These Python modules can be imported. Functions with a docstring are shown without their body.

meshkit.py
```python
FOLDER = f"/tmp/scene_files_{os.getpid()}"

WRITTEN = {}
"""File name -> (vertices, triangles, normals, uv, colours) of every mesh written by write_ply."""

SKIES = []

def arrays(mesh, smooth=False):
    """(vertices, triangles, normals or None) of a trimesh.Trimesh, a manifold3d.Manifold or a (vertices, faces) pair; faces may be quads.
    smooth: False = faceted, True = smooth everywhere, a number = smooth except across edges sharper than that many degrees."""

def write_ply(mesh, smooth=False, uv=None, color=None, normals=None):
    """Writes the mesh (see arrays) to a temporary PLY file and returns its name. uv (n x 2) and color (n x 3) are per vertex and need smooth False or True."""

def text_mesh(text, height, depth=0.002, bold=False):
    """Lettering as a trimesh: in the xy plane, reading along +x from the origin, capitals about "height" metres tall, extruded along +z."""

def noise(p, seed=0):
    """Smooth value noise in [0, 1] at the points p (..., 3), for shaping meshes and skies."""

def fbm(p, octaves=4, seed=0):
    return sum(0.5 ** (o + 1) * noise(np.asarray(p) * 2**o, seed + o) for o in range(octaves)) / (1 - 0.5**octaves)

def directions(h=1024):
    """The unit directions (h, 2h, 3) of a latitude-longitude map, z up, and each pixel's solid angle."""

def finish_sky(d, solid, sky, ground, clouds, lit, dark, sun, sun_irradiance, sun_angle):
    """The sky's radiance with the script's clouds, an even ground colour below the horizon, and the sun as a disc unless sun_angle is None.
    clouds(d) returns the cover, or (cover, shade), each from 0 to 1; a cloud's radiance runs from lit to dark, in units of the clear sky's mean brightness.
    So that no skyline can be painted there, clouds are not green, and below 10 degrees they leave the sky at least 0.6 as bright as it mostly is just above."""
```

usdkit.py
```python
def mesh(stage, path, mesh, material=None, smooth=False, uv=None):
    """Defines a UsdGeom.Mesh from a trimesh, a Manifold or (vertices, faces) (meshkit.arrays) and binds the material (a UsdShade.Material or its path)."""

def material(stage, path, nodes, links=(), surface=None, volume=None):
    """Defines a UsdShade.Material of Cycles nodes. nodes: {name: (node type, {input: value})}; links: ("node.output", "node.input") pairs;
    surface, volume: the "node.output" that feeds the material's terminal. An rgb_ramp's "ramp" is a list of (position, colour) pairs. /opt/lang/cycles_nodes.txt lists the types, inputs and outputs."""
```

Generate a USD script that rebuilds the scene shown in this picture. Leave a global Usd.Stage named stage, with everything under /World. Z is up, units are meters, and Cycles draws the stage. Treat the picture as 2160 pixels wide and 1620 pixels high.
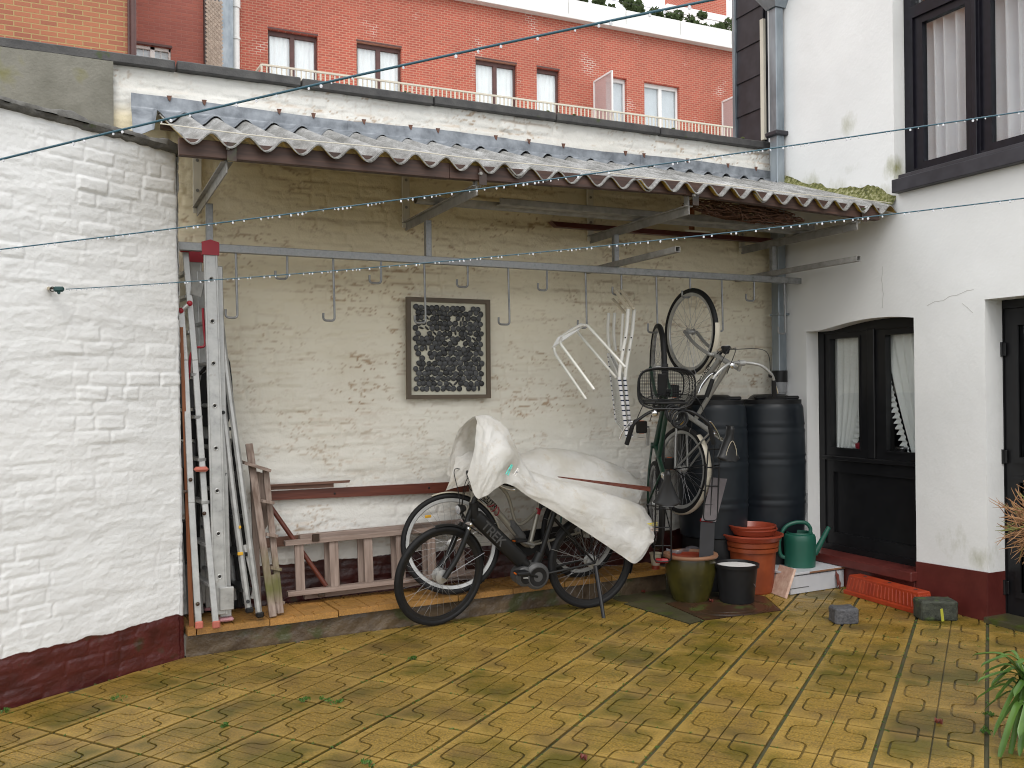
import math, random
import numpy as np, trimesh
from shapely.geometry import Polygon, LineString, Point, box as sbox
from shapely.ops import unary_union
from shapely import affinity
from scipy.spatial import ConvexHull
from pxr import Usd, UsdGeom, UsdShade, UsdLux, Sdf, Gf, Vt
import usdkit, meshkit

stage = Usd.Stage.CreateInMemory()
UsdGeom.SetStageUpAxis(stage, 'Z'); UsdGeom.SetStageMetersPerUnit(stage, 1.0)
UsdGeom.Xform.Define(stage, '/World'); UsdGeom.Scope.Define(stage, '/World/Looks')
rng = random.Random(7)
T = Sdf.ValueTypeNames

# ------------------------------------------------------------------ camera
H = 1.6
FPX = 1950.0                                   # focal length in pixels of a 2160 wide picture
CR = np.array([0.90445118, -0.42649696, -0.00827064])
CU = np.array([0.00421966, -0.01044237, 0.99993657])
CF = np.array([0.42655627, 0.90442871, 0.00764495])
cam = UsdGeom.Camera.Define(stage, '/World/camera')
cam.CreateFocalLengthAttr(35.0); cam.CreateHorizontalApertureAttr(35.0 * 2160 / FPX); cam.CreateVerticalApertureAttr(35.0 * 1620 / FPX)
cam.CreateClippingRangeAttr(Gf.Vec2f(0.05, 500))
cam.CreateExposureAttr(0.2)
m = np.eye(4); m[0, :3], m[1, :3], m[2, :3], m[3, :3] = CR, CU, -CF, (0, 0, H)
cam.AddTransformOp().Set(Gf.Matrix4d(m.tolist()))
eye = np.array([0, 0, H])

# ------------------------------------------------------------------ sky and sun
SUN_EL, SUN_ROT = math.radians(52), math.radians(200)     # rotation = atan2(x, y) of the direction to the sun
usdkit.material(stage, '/World/Looks/sky', {
    'sky': ('sky_texture', {'sky_type': 'single_scattering', 'sun_disc': False, 'sun_elevation': SUN_EL, 'sun_rotation': SUN_ROT, 'aerosol_density': 3.0}),
    'tc': ('texture_coordinate', {}),
    'n': ('noise_texture', {'scale': 2.2, 'detail': 5, 'roughness': 0.55}),
    'r': ('rgb_ramp', {'ramp': [(0.0, (12.0, 12.3, 12.9)), (0.45, (14.2, 14.4, 14.7)), (1.0, (17.0, 17.0, 17.0))]}),
    'mx': ('mix_color', {'fac': 0.88}),
    'bg': ('background_shader', {'strength': 0.1})},
    [('tc.generated', 'n.vector'), ('n.fac', 'r.fac'), ('sky.color', 'mx.a'), ('r.color', 'mx.b'), ('mx.result', 'bg.color')], surface='bg.background')
sky = UsdLux.DomeLight.Define(stage, '/World/sky')
UsdShade.MaterialBindingAPI.Apply(sky.GetPrim()).Bind(UsdShade.Material.Get(stage, '/World/Looks/sky'))
sky.GetPrim().SetCustomDataByKey('kind', 'structure')
sun = UsdLux.DistantLight.Define(stage, '/World/sun')
sun.CreateIntensityAttr(0.3); sun.CreateAngleAttr(25.0); sun.CreateNormalizeAttr(True); sun.CreateColorAttr(Gf.Vec3f(1, 0.965, 0.92))
sd = np.array([math.sin(SUN_ROT) * math.cos(SUN_EL), math.cos(SUN_ROT) * math.cos(SUN_EL), math.sin(SUN_EL)])
zx = np.cross([0, 0, 1], sd); zx /= np.linalg.norm(zx)
m = np.eye(4); m[0, :3], m[1, :3], m[2, :3] = zx, np.cross(sd, zx), sd
sun.AddTransformOp().Set(Gf.Matrix4d(m.tolist()))

# ------------------------------------------------------------------ helpers
def ray(px, py): return CF + CR * (px - 1080) / FPX - CU * (py - 810) / FPX
def onZ(px, py, z=0.0): d = ray(px, py); return eye + d * ((z - H) / d[2])
def onY(px, py, y): d = ray(px, py); return eye + d * (y / d[1])
def onX(px, py, x): d = ray(px, py); return eye + d * (x / d[0])
def onP(px, py, o, n): d = ray(px, py); return eye + d * (np.dot(np.asarray(o) - eye, n) / np.dot(d, n))
def at(px, py, dist): return eye + ray(px, py) * dist
used, off = {}, {}
def free(parent, name):
    k = used.setdefault(parent, {}); i = k.get(name, 0); k[name] = i + 1
    return f'{parent}/{name}' + (f'_{i:03d}' if i else '')
def tag(prim, label=None, cat=None, group=None, kind=None):
    for k, v in (('label', label), ('category', cat), ('group', group), ('kind', kind)):
        if v: prim.SetCustomDataByKey(k, v)
    return prim
def thing(name, label=None, cat=None, loc=None, group=None, kind=None, mtx=None):
    path = free('/World', name); x = UsdGeom.Xform.Define(stage, path)
    if mtx is not None: x.AddTransformOp().Set(Gf.Matrix4d(np.asarray(mtx, float).T.tolist())); off[path] = np.zeros(3)
    else:
        loc = np.zeros(3) if loc is None else np.asarray(loc, float)
        x.AddTranslateOp().Set(Gf.Vec3d(*map(float, loc))); off[path] = loc
    tag(x.GetPrim(), label, cat, group, kind)
    return path
def node(name, parent):
    path = free(parent, name); UsdGeom.Xform.Define(stage, path); off[path] = off[parent]
    return path
def tm(mesh):
    if isinstance(mesh, MB): return mesh.mesh()
    return mesh
def part(name, mesh, mat, parent='/World', smooth=35, label=None, kind=None, cat=None, group=None):
    mesh = tm(mesh); path = free(parent, name); o = off.get(parent, np.zeros(3))
    v, f, n = meshkit.arrays(mesh, smooth)
    put(path, v - o, f, n, mat); off[path] = o
    tag(stage.GetPrimAtPath(path), label, cat, group, kind)
    return path
def put(path, v, f, n, mat, prim=None, xf=None):
    g = UsdGeom.Mesh.Define(stage, path)
    g.CreatePointsAttr(Vt.Vec3fArray.FromNumpy(np.ascontiguousarray(v, np.float32)))
    k = f.shape[1]
    g.CreateFaceVertexCountsAttr(Vt.IntArray.FromNumpy(np.full(len(f), k, np.int32)))
    g.CreateFaceVertexIndicesAttr(Vt.IntArray.FromNumpy(np.ascontiguousarray(f, np.int32).ravel()))
    g.CreateSubdivisionSchemeAttr('none')
    if n is not None:
        g.CreateNormalsAttr(Vt.Vec3fArray.FromNumpy(np.ascontiguousarray(n, np.float32))); g.SetNormalsInterpolation('vertex')
    if prim:
        for key, val in prim.items():
            UsdGeom.PrimvarsAPI(g).CreatePrimvar(key, T.FloatArray, 'vertex').Set(Vt.FloatArray.FromNumpy(np.ascontiguousarray(val, np.float32)))
    if xf is not None: g.AddTransformOp().Set(Gf.Matrix4d(np.asarray(xf, float).T.tolist()))
    UsdShade.MaterialBindingAPI.Apply(g.GetPrim()).Bind(MATS[mat])
    return g
def unit(a): a = np.asarray(a, float); return a / max(np.linalg.norm(a), 1e-12)
def frame(d, up=(0, 0, 1)):
    d = unit(d); s = np.cross(d, up)
    if np.linalg.norm(s) < 1e-4: s = np.cross(d, (1, 0, 0) if abs(d[0]) < .9 else (0, 1, 0))
    s = unit(s); return d, s, np.cross(s, d)
def chbox(sx, sy, sz, c):
    c = min(c, sx * .45, sy * .45, sz * .45); p = []
    for a in (-1, 1):
        for b in (-1, 1):
            for d in (-1, 1):
                x, y, z = a * sx / 2, b * sy / 2, d * sz / 2
                p += [(x, y - b * c, z - d * c), (x - a * c, y, z - d * c), (x - a * c, y - b * c, z)]
    return hull(p)
def hull(p):
    return trimesh.convex.convex_hull(np.asarray(p, float))
def tube(pts, r, n=10, closed=False, cap=True):
    """Round tube along points; r a number or one per point."""
    P = np.asarray(pts, float); k = len(P); r = np.broadcast_to(np.asarray(r, float), k)
    if closed: t = np.roll(P, -1, 0) - np.roll(P, 1, 0)
    else: t = np.gradient(P, axis=0)
    t /= np.maximum(np.linalg.norm(t, axis=1, keepdims=True), 1e-12)
    _, s, u = frame(t[0]); rings = []
    ang = np.arange(n) * 2 * np.pi / n
    for i in range(k):
        s = s - t[i] * np.dot(s, t[i]); s = unit(s); u = np.cross(s, t[i])
        rings.append(P[i] + r[i] * (np.cos(ang)[:, None] * s + np.sin(ang)[:, None] * u))
    v = np.vstack(rings); f = []
    for i in range(k if closed else k - 1):
        a, b = i * n, ((i + 1) % k) * n
        for j in range(n):
            j2 = (j + 1) % n; f += [(a + j, b + j, b + j2), (a + j, b + j2, a + j2)]
    if cap and not closed:
        v = np.vstack([v, P[0], P[-1]]); c0, c1 = len(v) - 2, len(v) - 1; e = (k - 1) * n
        for j in range(n):
            j2 = (j + 1) % n; f += [(c0, j, j2), (c1, e + j2, e + j)]
    return trimesh.Trimesh(v, f, process=False)
def arc(c, r, a0, a1, ax, ay, n=24):
    a = np.linspace(a0, a1, n)[:, None]; return np.asarray(c) + r * (np.cos(a) * np.asarray(ax) + np.sin(a) * np.asarray(ay))
def lathe(prof, n=40, c=(0, 0, 0), axis=None):
    """Revolve (r, z) pairs about z."""
    P = np.asarray(prof, float); a = np.arange(n) * 2 * np.pi / n; k = len(P)
    v = np.stack([P[:, 0, None] * np.cos(a), P[:, 0, None] * np.sin(a), np.repeat(P[:, 1, None], n, 1)], -1).reshape(-1, 3); f = []
    for i in range(k - 1):
        for j in range(n):
            j2 = (j + 1) % n; f += [(i * n + j, i * n + j2, (i + 1) * n + j2), (i * n + j, (i + 1) * n + j2, (i + 1) * n + j)]
    t = trimesh.Trimesh(v, f, process=False); t.merge_vertices(); t.update_faces(t.nondegenerate_faces())
    if axis is not None:
        d, s, u = frame(axis); R = np.eye(4); R[:3, 0], R[:3, 1], R[:3, 2] = s, u, d; t.apply_transform(R)
    t.apply_translation(c); return t
def smooth_path(pts, n=8):
    """Catmull-Rom through the points."""
    P = np.asarray(pts, float); P = np.vstack([2 * P[0] - P[1], P, 2 * P[-1] - P[-2]]); out = []
    for i in range(1, len(P) - 2):
        for t in np.linspace(0, 1, n, endpoint=False):
            a, b, c, d = P[i - 1], P[i], P[i + 1], P[i + 2]
            out.append(.5 * (2 * b + (c - a) * t + (2 * a - 5 * b + 4 * c - d) * t * t + (3 * b - a - 3 * c + d) * t ** 3))
    out.append(P[-2]); return np.array(out)
def round_path(pts, r, n=6):
    """Polyline with its corners rounded to radius about r."""
    P = [np.asarray(p, float) for p in pts]; out = [P[0]]
    for i in range(1, len(P) - 1):
        a, b, c = P[i - 1], P[i], P[i + 1]
        l = min(r, .48 * np.linalg.norm(a - b), .48 * np.linalg.norm(c - b)); p, q = b + unit(a - b) * l, b + unit(c - b) * l
        for t in np.linspace(0, 1, n): out.append((1 - t) ** 2 * p + 2 * t * (1 - t) * b + t * t * q)
    out.append(P[-1]); return np.array(out)
def grid_mesh(P, thick=0.0):
    """Quad sheet through an array of points (a, b, 3); thick closes it to a thin solid."""
    a, b = P.shape[:2]; v = P.reshape(-1, 3); i, j = np.meshgrid(np.arange(a - 1), np.arange(b - 1), indexing='ij'); i, j = i.ravel(), j.ravel()
    q = np.stack([i * b + j, (i + 1) * b + j, (i + 1) * b + j + 1, i * b + j + 1], 1)
    f = np.vstack([q[:, [0, 1, 2]], q[:, [0, 2, 3]]])
    if thick:
        t = trimesh.Trimesh(v, f, process=False); nn = t.vertex_normals; k = len(v)
        ring = np.r_[np.arange(b), (np.arange(1, a)) * b + b - 1, (a - 1) * b + np.arange(b - 2, -1, -1), np.arange(a - 2, 0, -1) * b]
        r2 = np.roll(ring, -1)
        f = np.vstack([f, f[:, ::-1] + k, np.stack([ring, ring + k, r2 + k], 1), np.stack([ring, r2 + k, r2], 1)]); v = np.vstack([v, v - nn * thick])
    return trimesh.Trimesh(v, f, process=False)
def poly3(poly, o, ax, ay, depth):
    """Shapely polygon in the plane (o, ax, ay), extruded by depth along ax x ay."""
    ax, ay = np.asarray(ax, float), np.asarray(ay, float); t = trimesh.util.concatenate([trimesh.creation.extrude_polygon(g, abs(depth), engine='earcut') for g in getattr(poly, 'geoms', [poly]) if g.area > 1e-9])
    az = np.cross(ax, ay) * (1 if depth > 0 else -1); v = np.asarray(t.vertices)
    r = trimesh.Trimesh(np.asarray(o) + v[:, :1] * ax + v[:, 1:2] * ay + v[:, 2:] * az, t.faces if depth > 0 else t.faces[:, ::-1], process=False)
    return r
class MB:
    def __init__(s): s.m = []
    def add(s, t): s.m.append(tm(t)); return s
    def box(s, c, size, ax=(1, 0, 0), ay=(0, 1, 0), ch=0.003):
        t = chbox(*size, ch); ax, ay = unit(ax), unit(ay); az = np.cross(ax, ay)
        s.m.append(trimesh.Trimesh(np.asarray(c) + t.vertices @ np.stack([ax, ay, az]), t.faces, process=False)); return s
    def bar(s, a, b, w, h, up=(0, 0, 1), ch=0.002):
        """Rectangular bar from a to b: w across, h along up."""
        a, b = np.asarray(a, float), np.asarray(b, float); d, sd_, u = frame(b - a, up)
        return s.box((a + b) / 2, (np.linalg.norm(b - a), w, h), d, -sd_, ch)
    def tube(s, pts, r, n=10, closed=False): s.m.append(tube(pts, r, n, closed)); return s
    def cyl(s, a, b, r, n=14, r2=None):
        a, b = np.asarray(a, float), np.asarray(b, float); s.m.append(tube([a, b], [r, r if r2 is None else r2], n)); return s
    def ball(s, c, r, sub=2, sc=(1, 1, 1)):
        t = trimesh.creation.icosphere(sub, 1.0); s.m.append(trimesh.Trimesh(np.asarray(c) + t.vertices * r * np.asarray(sc), t.faces, process=False)); return s
    def mesh(s): return s.m[0] if len(s.m) == 1 else trimesh.util.concatenate(s.m)

# ------------------------------------------------------------------ materials
MATS = {}
def mk(name, nodes, links, surface): MATS[name] = usdkit.material(stage, '/World/Looks/' + name, nodes, links, surface=surface)
def lin(c):
    """sRGB 0-255 to linear"""
    c = np.asarray(c, float) / 255; return tuple(np.where(c < .04045, c / 12.92, ((c + .055) / 1.055) ** 2.4))
def pm(name, col, rough=.5, metal=0., col2=None, vs=6., var=.12, bump=0., bs=80., bd=.002, spec=.5, rvar=0., coat=0., detail=4, objrand=0., spots=None, sps=40., spt=.62, stretch=None, sheen=0.):
    """Principled material: colour varied by noise in world space, optional second colour, spots, per-object tone and bump."""
    col = np.asarray(col, float); hi = np.asarray(col2, float) if col2 is not None else np.clip(col * (1 + var), 0, .95); lo = col if col2 is not None else col * (1 - var)
    n = {'g': ('geometry', {}), 'mp': ('mapping', {'scale': stretch or (1, 1, 1)}), 'n1': ('noise_texture', {'scale': vs, 'detail': detail, 'roughness': .6}), 'r1': ('rgb_ramp', {'ramp': [(.32, lo), (.68, hi)]}),
         'p': ('principled_bsdf', {'roughness': rough, 'metallic': metal, 'specular_ior_level': spec, 'coat_weight': coat, 'sheen_weight': sheen})}
    l = [('g.position', 'mp.vector'), ('mp.vector', 'n1.vector'), ('n1.fac', 'r1.fac')]; src = 'r1.color'
    if spots is not None:
        n['n3'] = ('noise_texture', {'scale': sps, 'detail': 3}); n['m3'] = ('map_range', {'from_min': spt, 'from_max': spt + .07, 'clamp': True}); n['x3'] = ('mix_color', {'b': spots})
        l += [('mp.vector', 'n3.vector'), ('n3.fac', 'm3.value'), ('m3.result', 'x3.fac'), (src, 'x3.a')]; src = 'x3.result'
    if objrand:
        n['oi'] = ('object_info', {}); n['mo'] = ('map_range', {'to_min': 1 - objrand, 'to_max': 1 + objrand}); n['xo'] = ('mix_color', {'blend_type': 'multiply', 'fac': 1.0, 'use_clamp': False})
        l += [('oi.random', 'mo.value'), ('mo.result', 'xo.b'), (src, 'xo.a')]; src = 'xo.result'
    l.append((src, 'p.base_color'))
    if rvar:
        n['mr'] = ('map_range', {'from_min': .3, 'from_max': .7, 'to_min': rough - rvar, 'to_max': rough + rvar, 'clamp': True}); l += [('n1.fac', 'mr.value'), ('mr.result', 'p.roughness')]
    if bump:
        n['n2'] = ('noise_texture', {'scale': bs, 'detail': 3}); n['b'] = ('bump', {'strength': bump, 'distance': bd}); l += [('mp.vector', 'n2.vector'), ('n2.fac', 'b.height'), ('b.normal', 'p.normal')]
    mk(name, n, l, 'p.BSDF')
# --- plain materials
pm('concrete_dark', (.075, .072, .068), .85, col2=(.15, .145, .13), vs=14, bump=.8, bs=120, bd=.004, spots=(.05, .075, .015), sps=9, spt=.63)
pm('concrete', (.17, .155, .13), .7, col2=(.27, .25, .21), vs=5, bump=.6, bs=90, bd=.003, spots=(.06, .075, .02), sps=4, spt=.56)
pm('step_concrete', (.055, .036, .022), .38, col2=(.12, .085, .05), vs=6, bump=.8, bs=50, bd=.006, spots=(.06, .062, .025), sps=4, spt=.55)
pm('render_grey', (.12, .115, .09), .85, col2=(.235, .225, .19), vs=3, bump=.7, bs=60, bd=.005, spots=(.17, .16, .06), sps=3, spt=.6)
pm('coping', (.035, .034, .035), .6, col2=(.075, .073, .07), vs=10, bump=.6, bs=90, bd=.003, spots=(.045, .06, .02), sps=11, spt=.66)
pm('joint_moss', (.04, .048, .014), .85, col2=(.075, .06, .03), vs=5, bump=.8, bs=150, bd=.004)
pm('maroon', (.06, .011, .009), .35, col2=(.095, .02, .016), vs=5, bump=.4, bs=40, bd=.004)
pm('black_paint', (.0045, .0045, .005), .36, var=.3, vs=9, bump=.15, bs=40, bd=.002, spec=.35)
pm('dark_frame', (.0055, .005, .008), .33, var=.4, vs=20, bump=.15, bs=90, bd=.001, spec=.28)
pm('slate', (.012, .011, .015), .45, col2=(.028, .027, .034), vs=8, bump=.2, bs=40)
pm('zinc', (.16, .19, .215), .42, metal=.55, col2=(.34, .38, .41), vs=4, rvar=.12, stretch=(1, 1, .35))
pm('lead', (.14, .155, .175), .5, metal=.35, col2=(.31, .335, .365), vs=9, bump=.3, bs=22, bd=.006)
pm('galv', (.19, .195, .195), .42, metal=.6, col2=(.31, .315, .315), vs=22, rvar=.12)
pm('galv_dull', (.20, .195, .18), .55, metal=.35, col2=(.32, .31, .29), vs=14, spots=(.2, .09, .03), sps=12, spt=.72)
pm('alu', (.33, .33, .32), .42, metal=.6, col2=(.47, .47, .455), vs=14, rvar=.1, spots=(.36, .35, .33), sps=30, spt=.64)
pm('alu_dark', (.17, .17, .165), .45, metal=.6, col2=(.4, .4, .39), vs=14)
pm('chrome', (.72, .72, .73), .16, metal=1., var=.06)
pm('steel', (.42, .42, .43), .3, metal=.9, var=.15, vs=30)
pm('black_steel', (.007, .007, .0075), .35, spec=.4, var=.2)
pm('rubber', (.0075, .0075, .008), .62, spec=.3, var=.25, vs=30, bump=.2, bs=200, bd=.001)
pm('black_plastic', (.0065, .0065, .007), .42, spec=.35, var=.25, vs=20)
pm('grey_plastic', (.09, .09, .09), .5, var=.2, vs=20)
pm('pvc_grey', (.23, .235, .24), .45, var=.1)
pm('white_plastic', (.72, .72, .70), .4, var=.05)
pm('white_paint', (.70, .69, .64), .4, var=.06, vs=10, spots=(.38, .2, .08), sps=26, spt=.74)
pm('cream_pad', (.50, .44, .33), .6, var=.1)
pm('white_frame', (.75, .75, .74), .4, var=.03)
pm('brown_frame', (.085, .035, .03), .5, var=.2)
pm('parapet_white', (.74, .74, .72), .55, col2=(.80, .80, .78), vs=2)
pm('rail_cream', (.62, .58, .48), .45, var=.06)
pm('net_curtain', (.90, .92, .94), .9, var=.03, vs=3)
pm('curtain_cloth', (.84, .84, .82), .9, var=.05, vs=3, bump=.2, bs=500, bd=.001)
pm('interior', (.02, .019, .018), .9, var=.4, vs=3)
pm('blind', (.60, .64, .68), .6, var=.03)
mk('pane', {'f': ('layer_weight', {'blend': .5}), 'pw': ('math', {'math_type': 'power', 'value2': 3.5}), 'ma': ('math', {'math_type': 'multiply_add', 'value2': .55, 'value3': .075}), 't': ('transparent_bsdf', {'color': (.95, .965, .965)}), 'g': ('glossy_bsdf', {'roughness': .03, 'color': (1, 1, 1)}), 'm': ('mix_closure', {})},
   [('f.facing', 'pw.value1'), ('pw.value', 'ma.value1'), ('ma.value', 'm.fac'), ('t.BSDF', 'm.closure1'), ('g.BSDF', 'm.closure2')], 'm.closure')
mk('frosted', {'f': ('layer_weight', {'blend': .1}), 't': ('transparent_bsdf', {'color': (.8, .74, .72)}), 'd': ('diffuse_bsdf', {'color': (.55, .5, .5)}), 'g': ('glossy_bsdf', {'roughness': .1}), 'm': ('mix_closure', {'fac': .35}), 'm2': ('mix_closure', {})},
   [('t.BSDF', 'm.closure1'), ('d.BSDF', 'm.closure2'), ('f.facing', 'm2.fac'), ('m.closure', 'm2.closure1'), ('g.BSDF', 'm2.closure2')], 'm2.closure')

# --- painted brick: paint, dirt on ledges, maroon band at the foot
def paint_wall(name, c1, c2, dirt, band, bandcol, bump=.5, grime=(.5, .5, .5), gr=0.0, bounce_tint=None):
    mk(name, {'g': ('geometry', {}), 'n1': ('noise_texture', {'scale': 1.3, 'detail': 5, 'roughness': .6}), 'r1': ('rgb_ramp', {'ramp': [(.3, c1), (.7, c2)]}),
        'd': ('attribute', {'attribute': 'dirt'}), 'xd': ('mix_color', {'b': dirt}),
        'sx': ('separate_xyz', {}), 'nb': ('noise_texture', {'scale': 8, 'detail': 4}), 'jm': ('math', {'math_type': 'multiply_add', 'value2': .06, 'value3': -.03}), 'ad': ('math', {'math_type': 'add'}),
        'mb': ('map_range', {'from_min': band - .002, 'from_max': band + .002, 'to_min': 1, 'to_max': 0, 'clamp': True}), 'n4': ('noise_texture', {'scale': 7, 'detail': 4}), 'rb': ('rgb_ramp', {'ramp': [(.35, bandcol), (.62, tuple(1.7 * x for x in bandcol)), (.75, (.035, .03, .016))]}),
        'xb': ('mix_color', {}), 'mr': ('map_range', {'to_min': .62, 'to_max': .3}),
        'n5': ('noise_texture', {'scale': 2.6, 'detail': 4}), 'm5': ('map_range', {'from_min': .5, 'from_max': .75, 'to_max': gr, 'clamp': True}), 'x5': ('mix_color', {'b': grime}),
        'az': ('map_range', {'from_min': .8, 'from_max': 3.1, 'to_max': .75 if bounce_tint else 0., 'clamp': True}), 'az2': ('map_range', {'from_min': 3.40, 'from_max': 3.50, 'to_min': 1., 'to_max': 0., 'clamp': True}), 'azm': ('math', {'math_type': 'multiply'}), 'xa': ('mix_color', {'b': bounce_tint or (1, 1, 1)}),
        'n2': ('noise_texture', {'scale': 55, 'detail': 6, 'roughness': .65}), 'b': ('bump', {'strength': bump, 'distance': .006}), 'p': ('principled_bsdf', {})},
       [('g.position', 'n1.vector'), ('g.position', 'n2.vector'), ('g.position', 'nb.vector'), ('g.position', 'n4.vector'), ('g.position', 'n5.vector'), ('g.position', 'sx.vector'), ('n1.fac', 'r1.fac'), ('r1.color', 'x5.a'), ('n5.fac', 'm5.value'), ('m5.result', 'x5.fac'),
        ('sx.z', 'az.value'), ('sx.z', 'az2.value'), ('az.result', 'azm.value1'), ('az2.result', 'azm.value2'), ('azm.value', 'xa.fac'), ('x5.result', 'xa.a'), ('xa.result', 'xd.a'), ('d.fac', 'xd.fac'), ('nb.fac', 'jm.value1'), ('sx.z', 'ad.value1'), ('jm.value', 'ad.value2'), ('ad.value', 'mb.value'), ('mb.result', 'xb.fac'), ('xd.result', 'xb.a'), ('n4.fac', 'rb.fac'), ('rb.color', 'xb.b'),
        ('xb.result', 'p.base_color'), ('mb.result', 'mr.value'), ('mr.result', 'p.roughness'), ('n2.fac', 'b.height'), ('b.normal', 'p.normal')], 'p.BSDF')
paint_wall('white_wall', (.70, .705, .70), (.78, .78, .77), (.42, .40, .36), .265, (.045, .0085, .0075), .55)
paint_wall('shed_wall', (.71, .70, .655), (.78, .775, .735), (.34, .215, .11), .42, (.030, .0075, .0065), .6, (.56, .53, .45), .35, (.80, .685, .42))  # yellow bounced light under the roof is painted into the wall colour, growing upwards

def stains(name, base, spots, col, bump):
    """Smooth painted render with algae stains round the given points (x, y, z, radius, amount)."""
    n = {'g': ('geometry', {}), 'n1': ('noise_texture', {'scale': 1.1, 'detail': 4}), 'r1': ('rgb_ramp', {'ramp': [(.3, tuple(.88 * x for x in base)), (.7, base)]}),
         'n2': ('noise_texture', {'scale': 45, 'detail': 5}), 'n6': ('noise_texture', {'scale': 4, 'detail': 4}), 'ma': ('math', {'math_type': 'multiply_add', 'value2': .18}), 'b': ('bump', {'strength': bump, 'distance': .012}),
         'n3': ('noise_texture', {'scale': 9, 'detail': 6, 'roughness': .7}), 'mp': ('mapping', {'scale': (1, 1, .45)}), 'p': ('principled_bsdf', {'roughness': .6}), 'x': ('mix_color', {'b': col})}
    l = [('g.position', 'n1.vector'), ('g.position', 'n2.vector'), ('g.position', 'n6.vector'), ('n6.fac', 'ma.value3'), ('g.position', 'mp.vector'), ('mp.vector', 'n3.vector'), ('n1.fac', 'r1.fac'), ('n2.fac', 'ma.value1'), ('ma.value', 'b.height'), ('b.normal', 'p.normal')]
    acc = None
    for i, (x, y, z, r, a) in enumerate(spots):
        n[f'v{i}'] = ('vector_math', {'math_type': 'distance', 'vector2': (x, y, z)}); n[f'd{i}'] = ('map_range', {'from_min': r, 'from_max': 0., 'to_max': a, 'clamp': True})
        l += [('g.position', f'v{i}.vector1'), (f'v{i}.value', f'd{i}.value')]
        if acc is None: acc = f'd{i}.result'
        else:
            n[f'a{i}'] = ('math', {'math_type': 'maximum'}); l += [(acc, f'a{i}.value1'), (f'd{i}.result', f'a{i}.value2')]; acc = f'a{i}.value'
    n['sub'] = ('math', {'math_type': 'multiply'}); n['mm'] = ('map_range', {'from_min': .22, 'from_max': .62, 'clamp': True})
    l += [(acc, 'sub.value1'), ('n3.fac', 'sub.value2'), ('sub.value', 'mm.value'), ('mm.result', 'x.fac'), ('r1.color', 'x.a'), ('x.result', 'p.base_color')]
    mk(name, n, l, 'p.BSDF')

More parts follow.
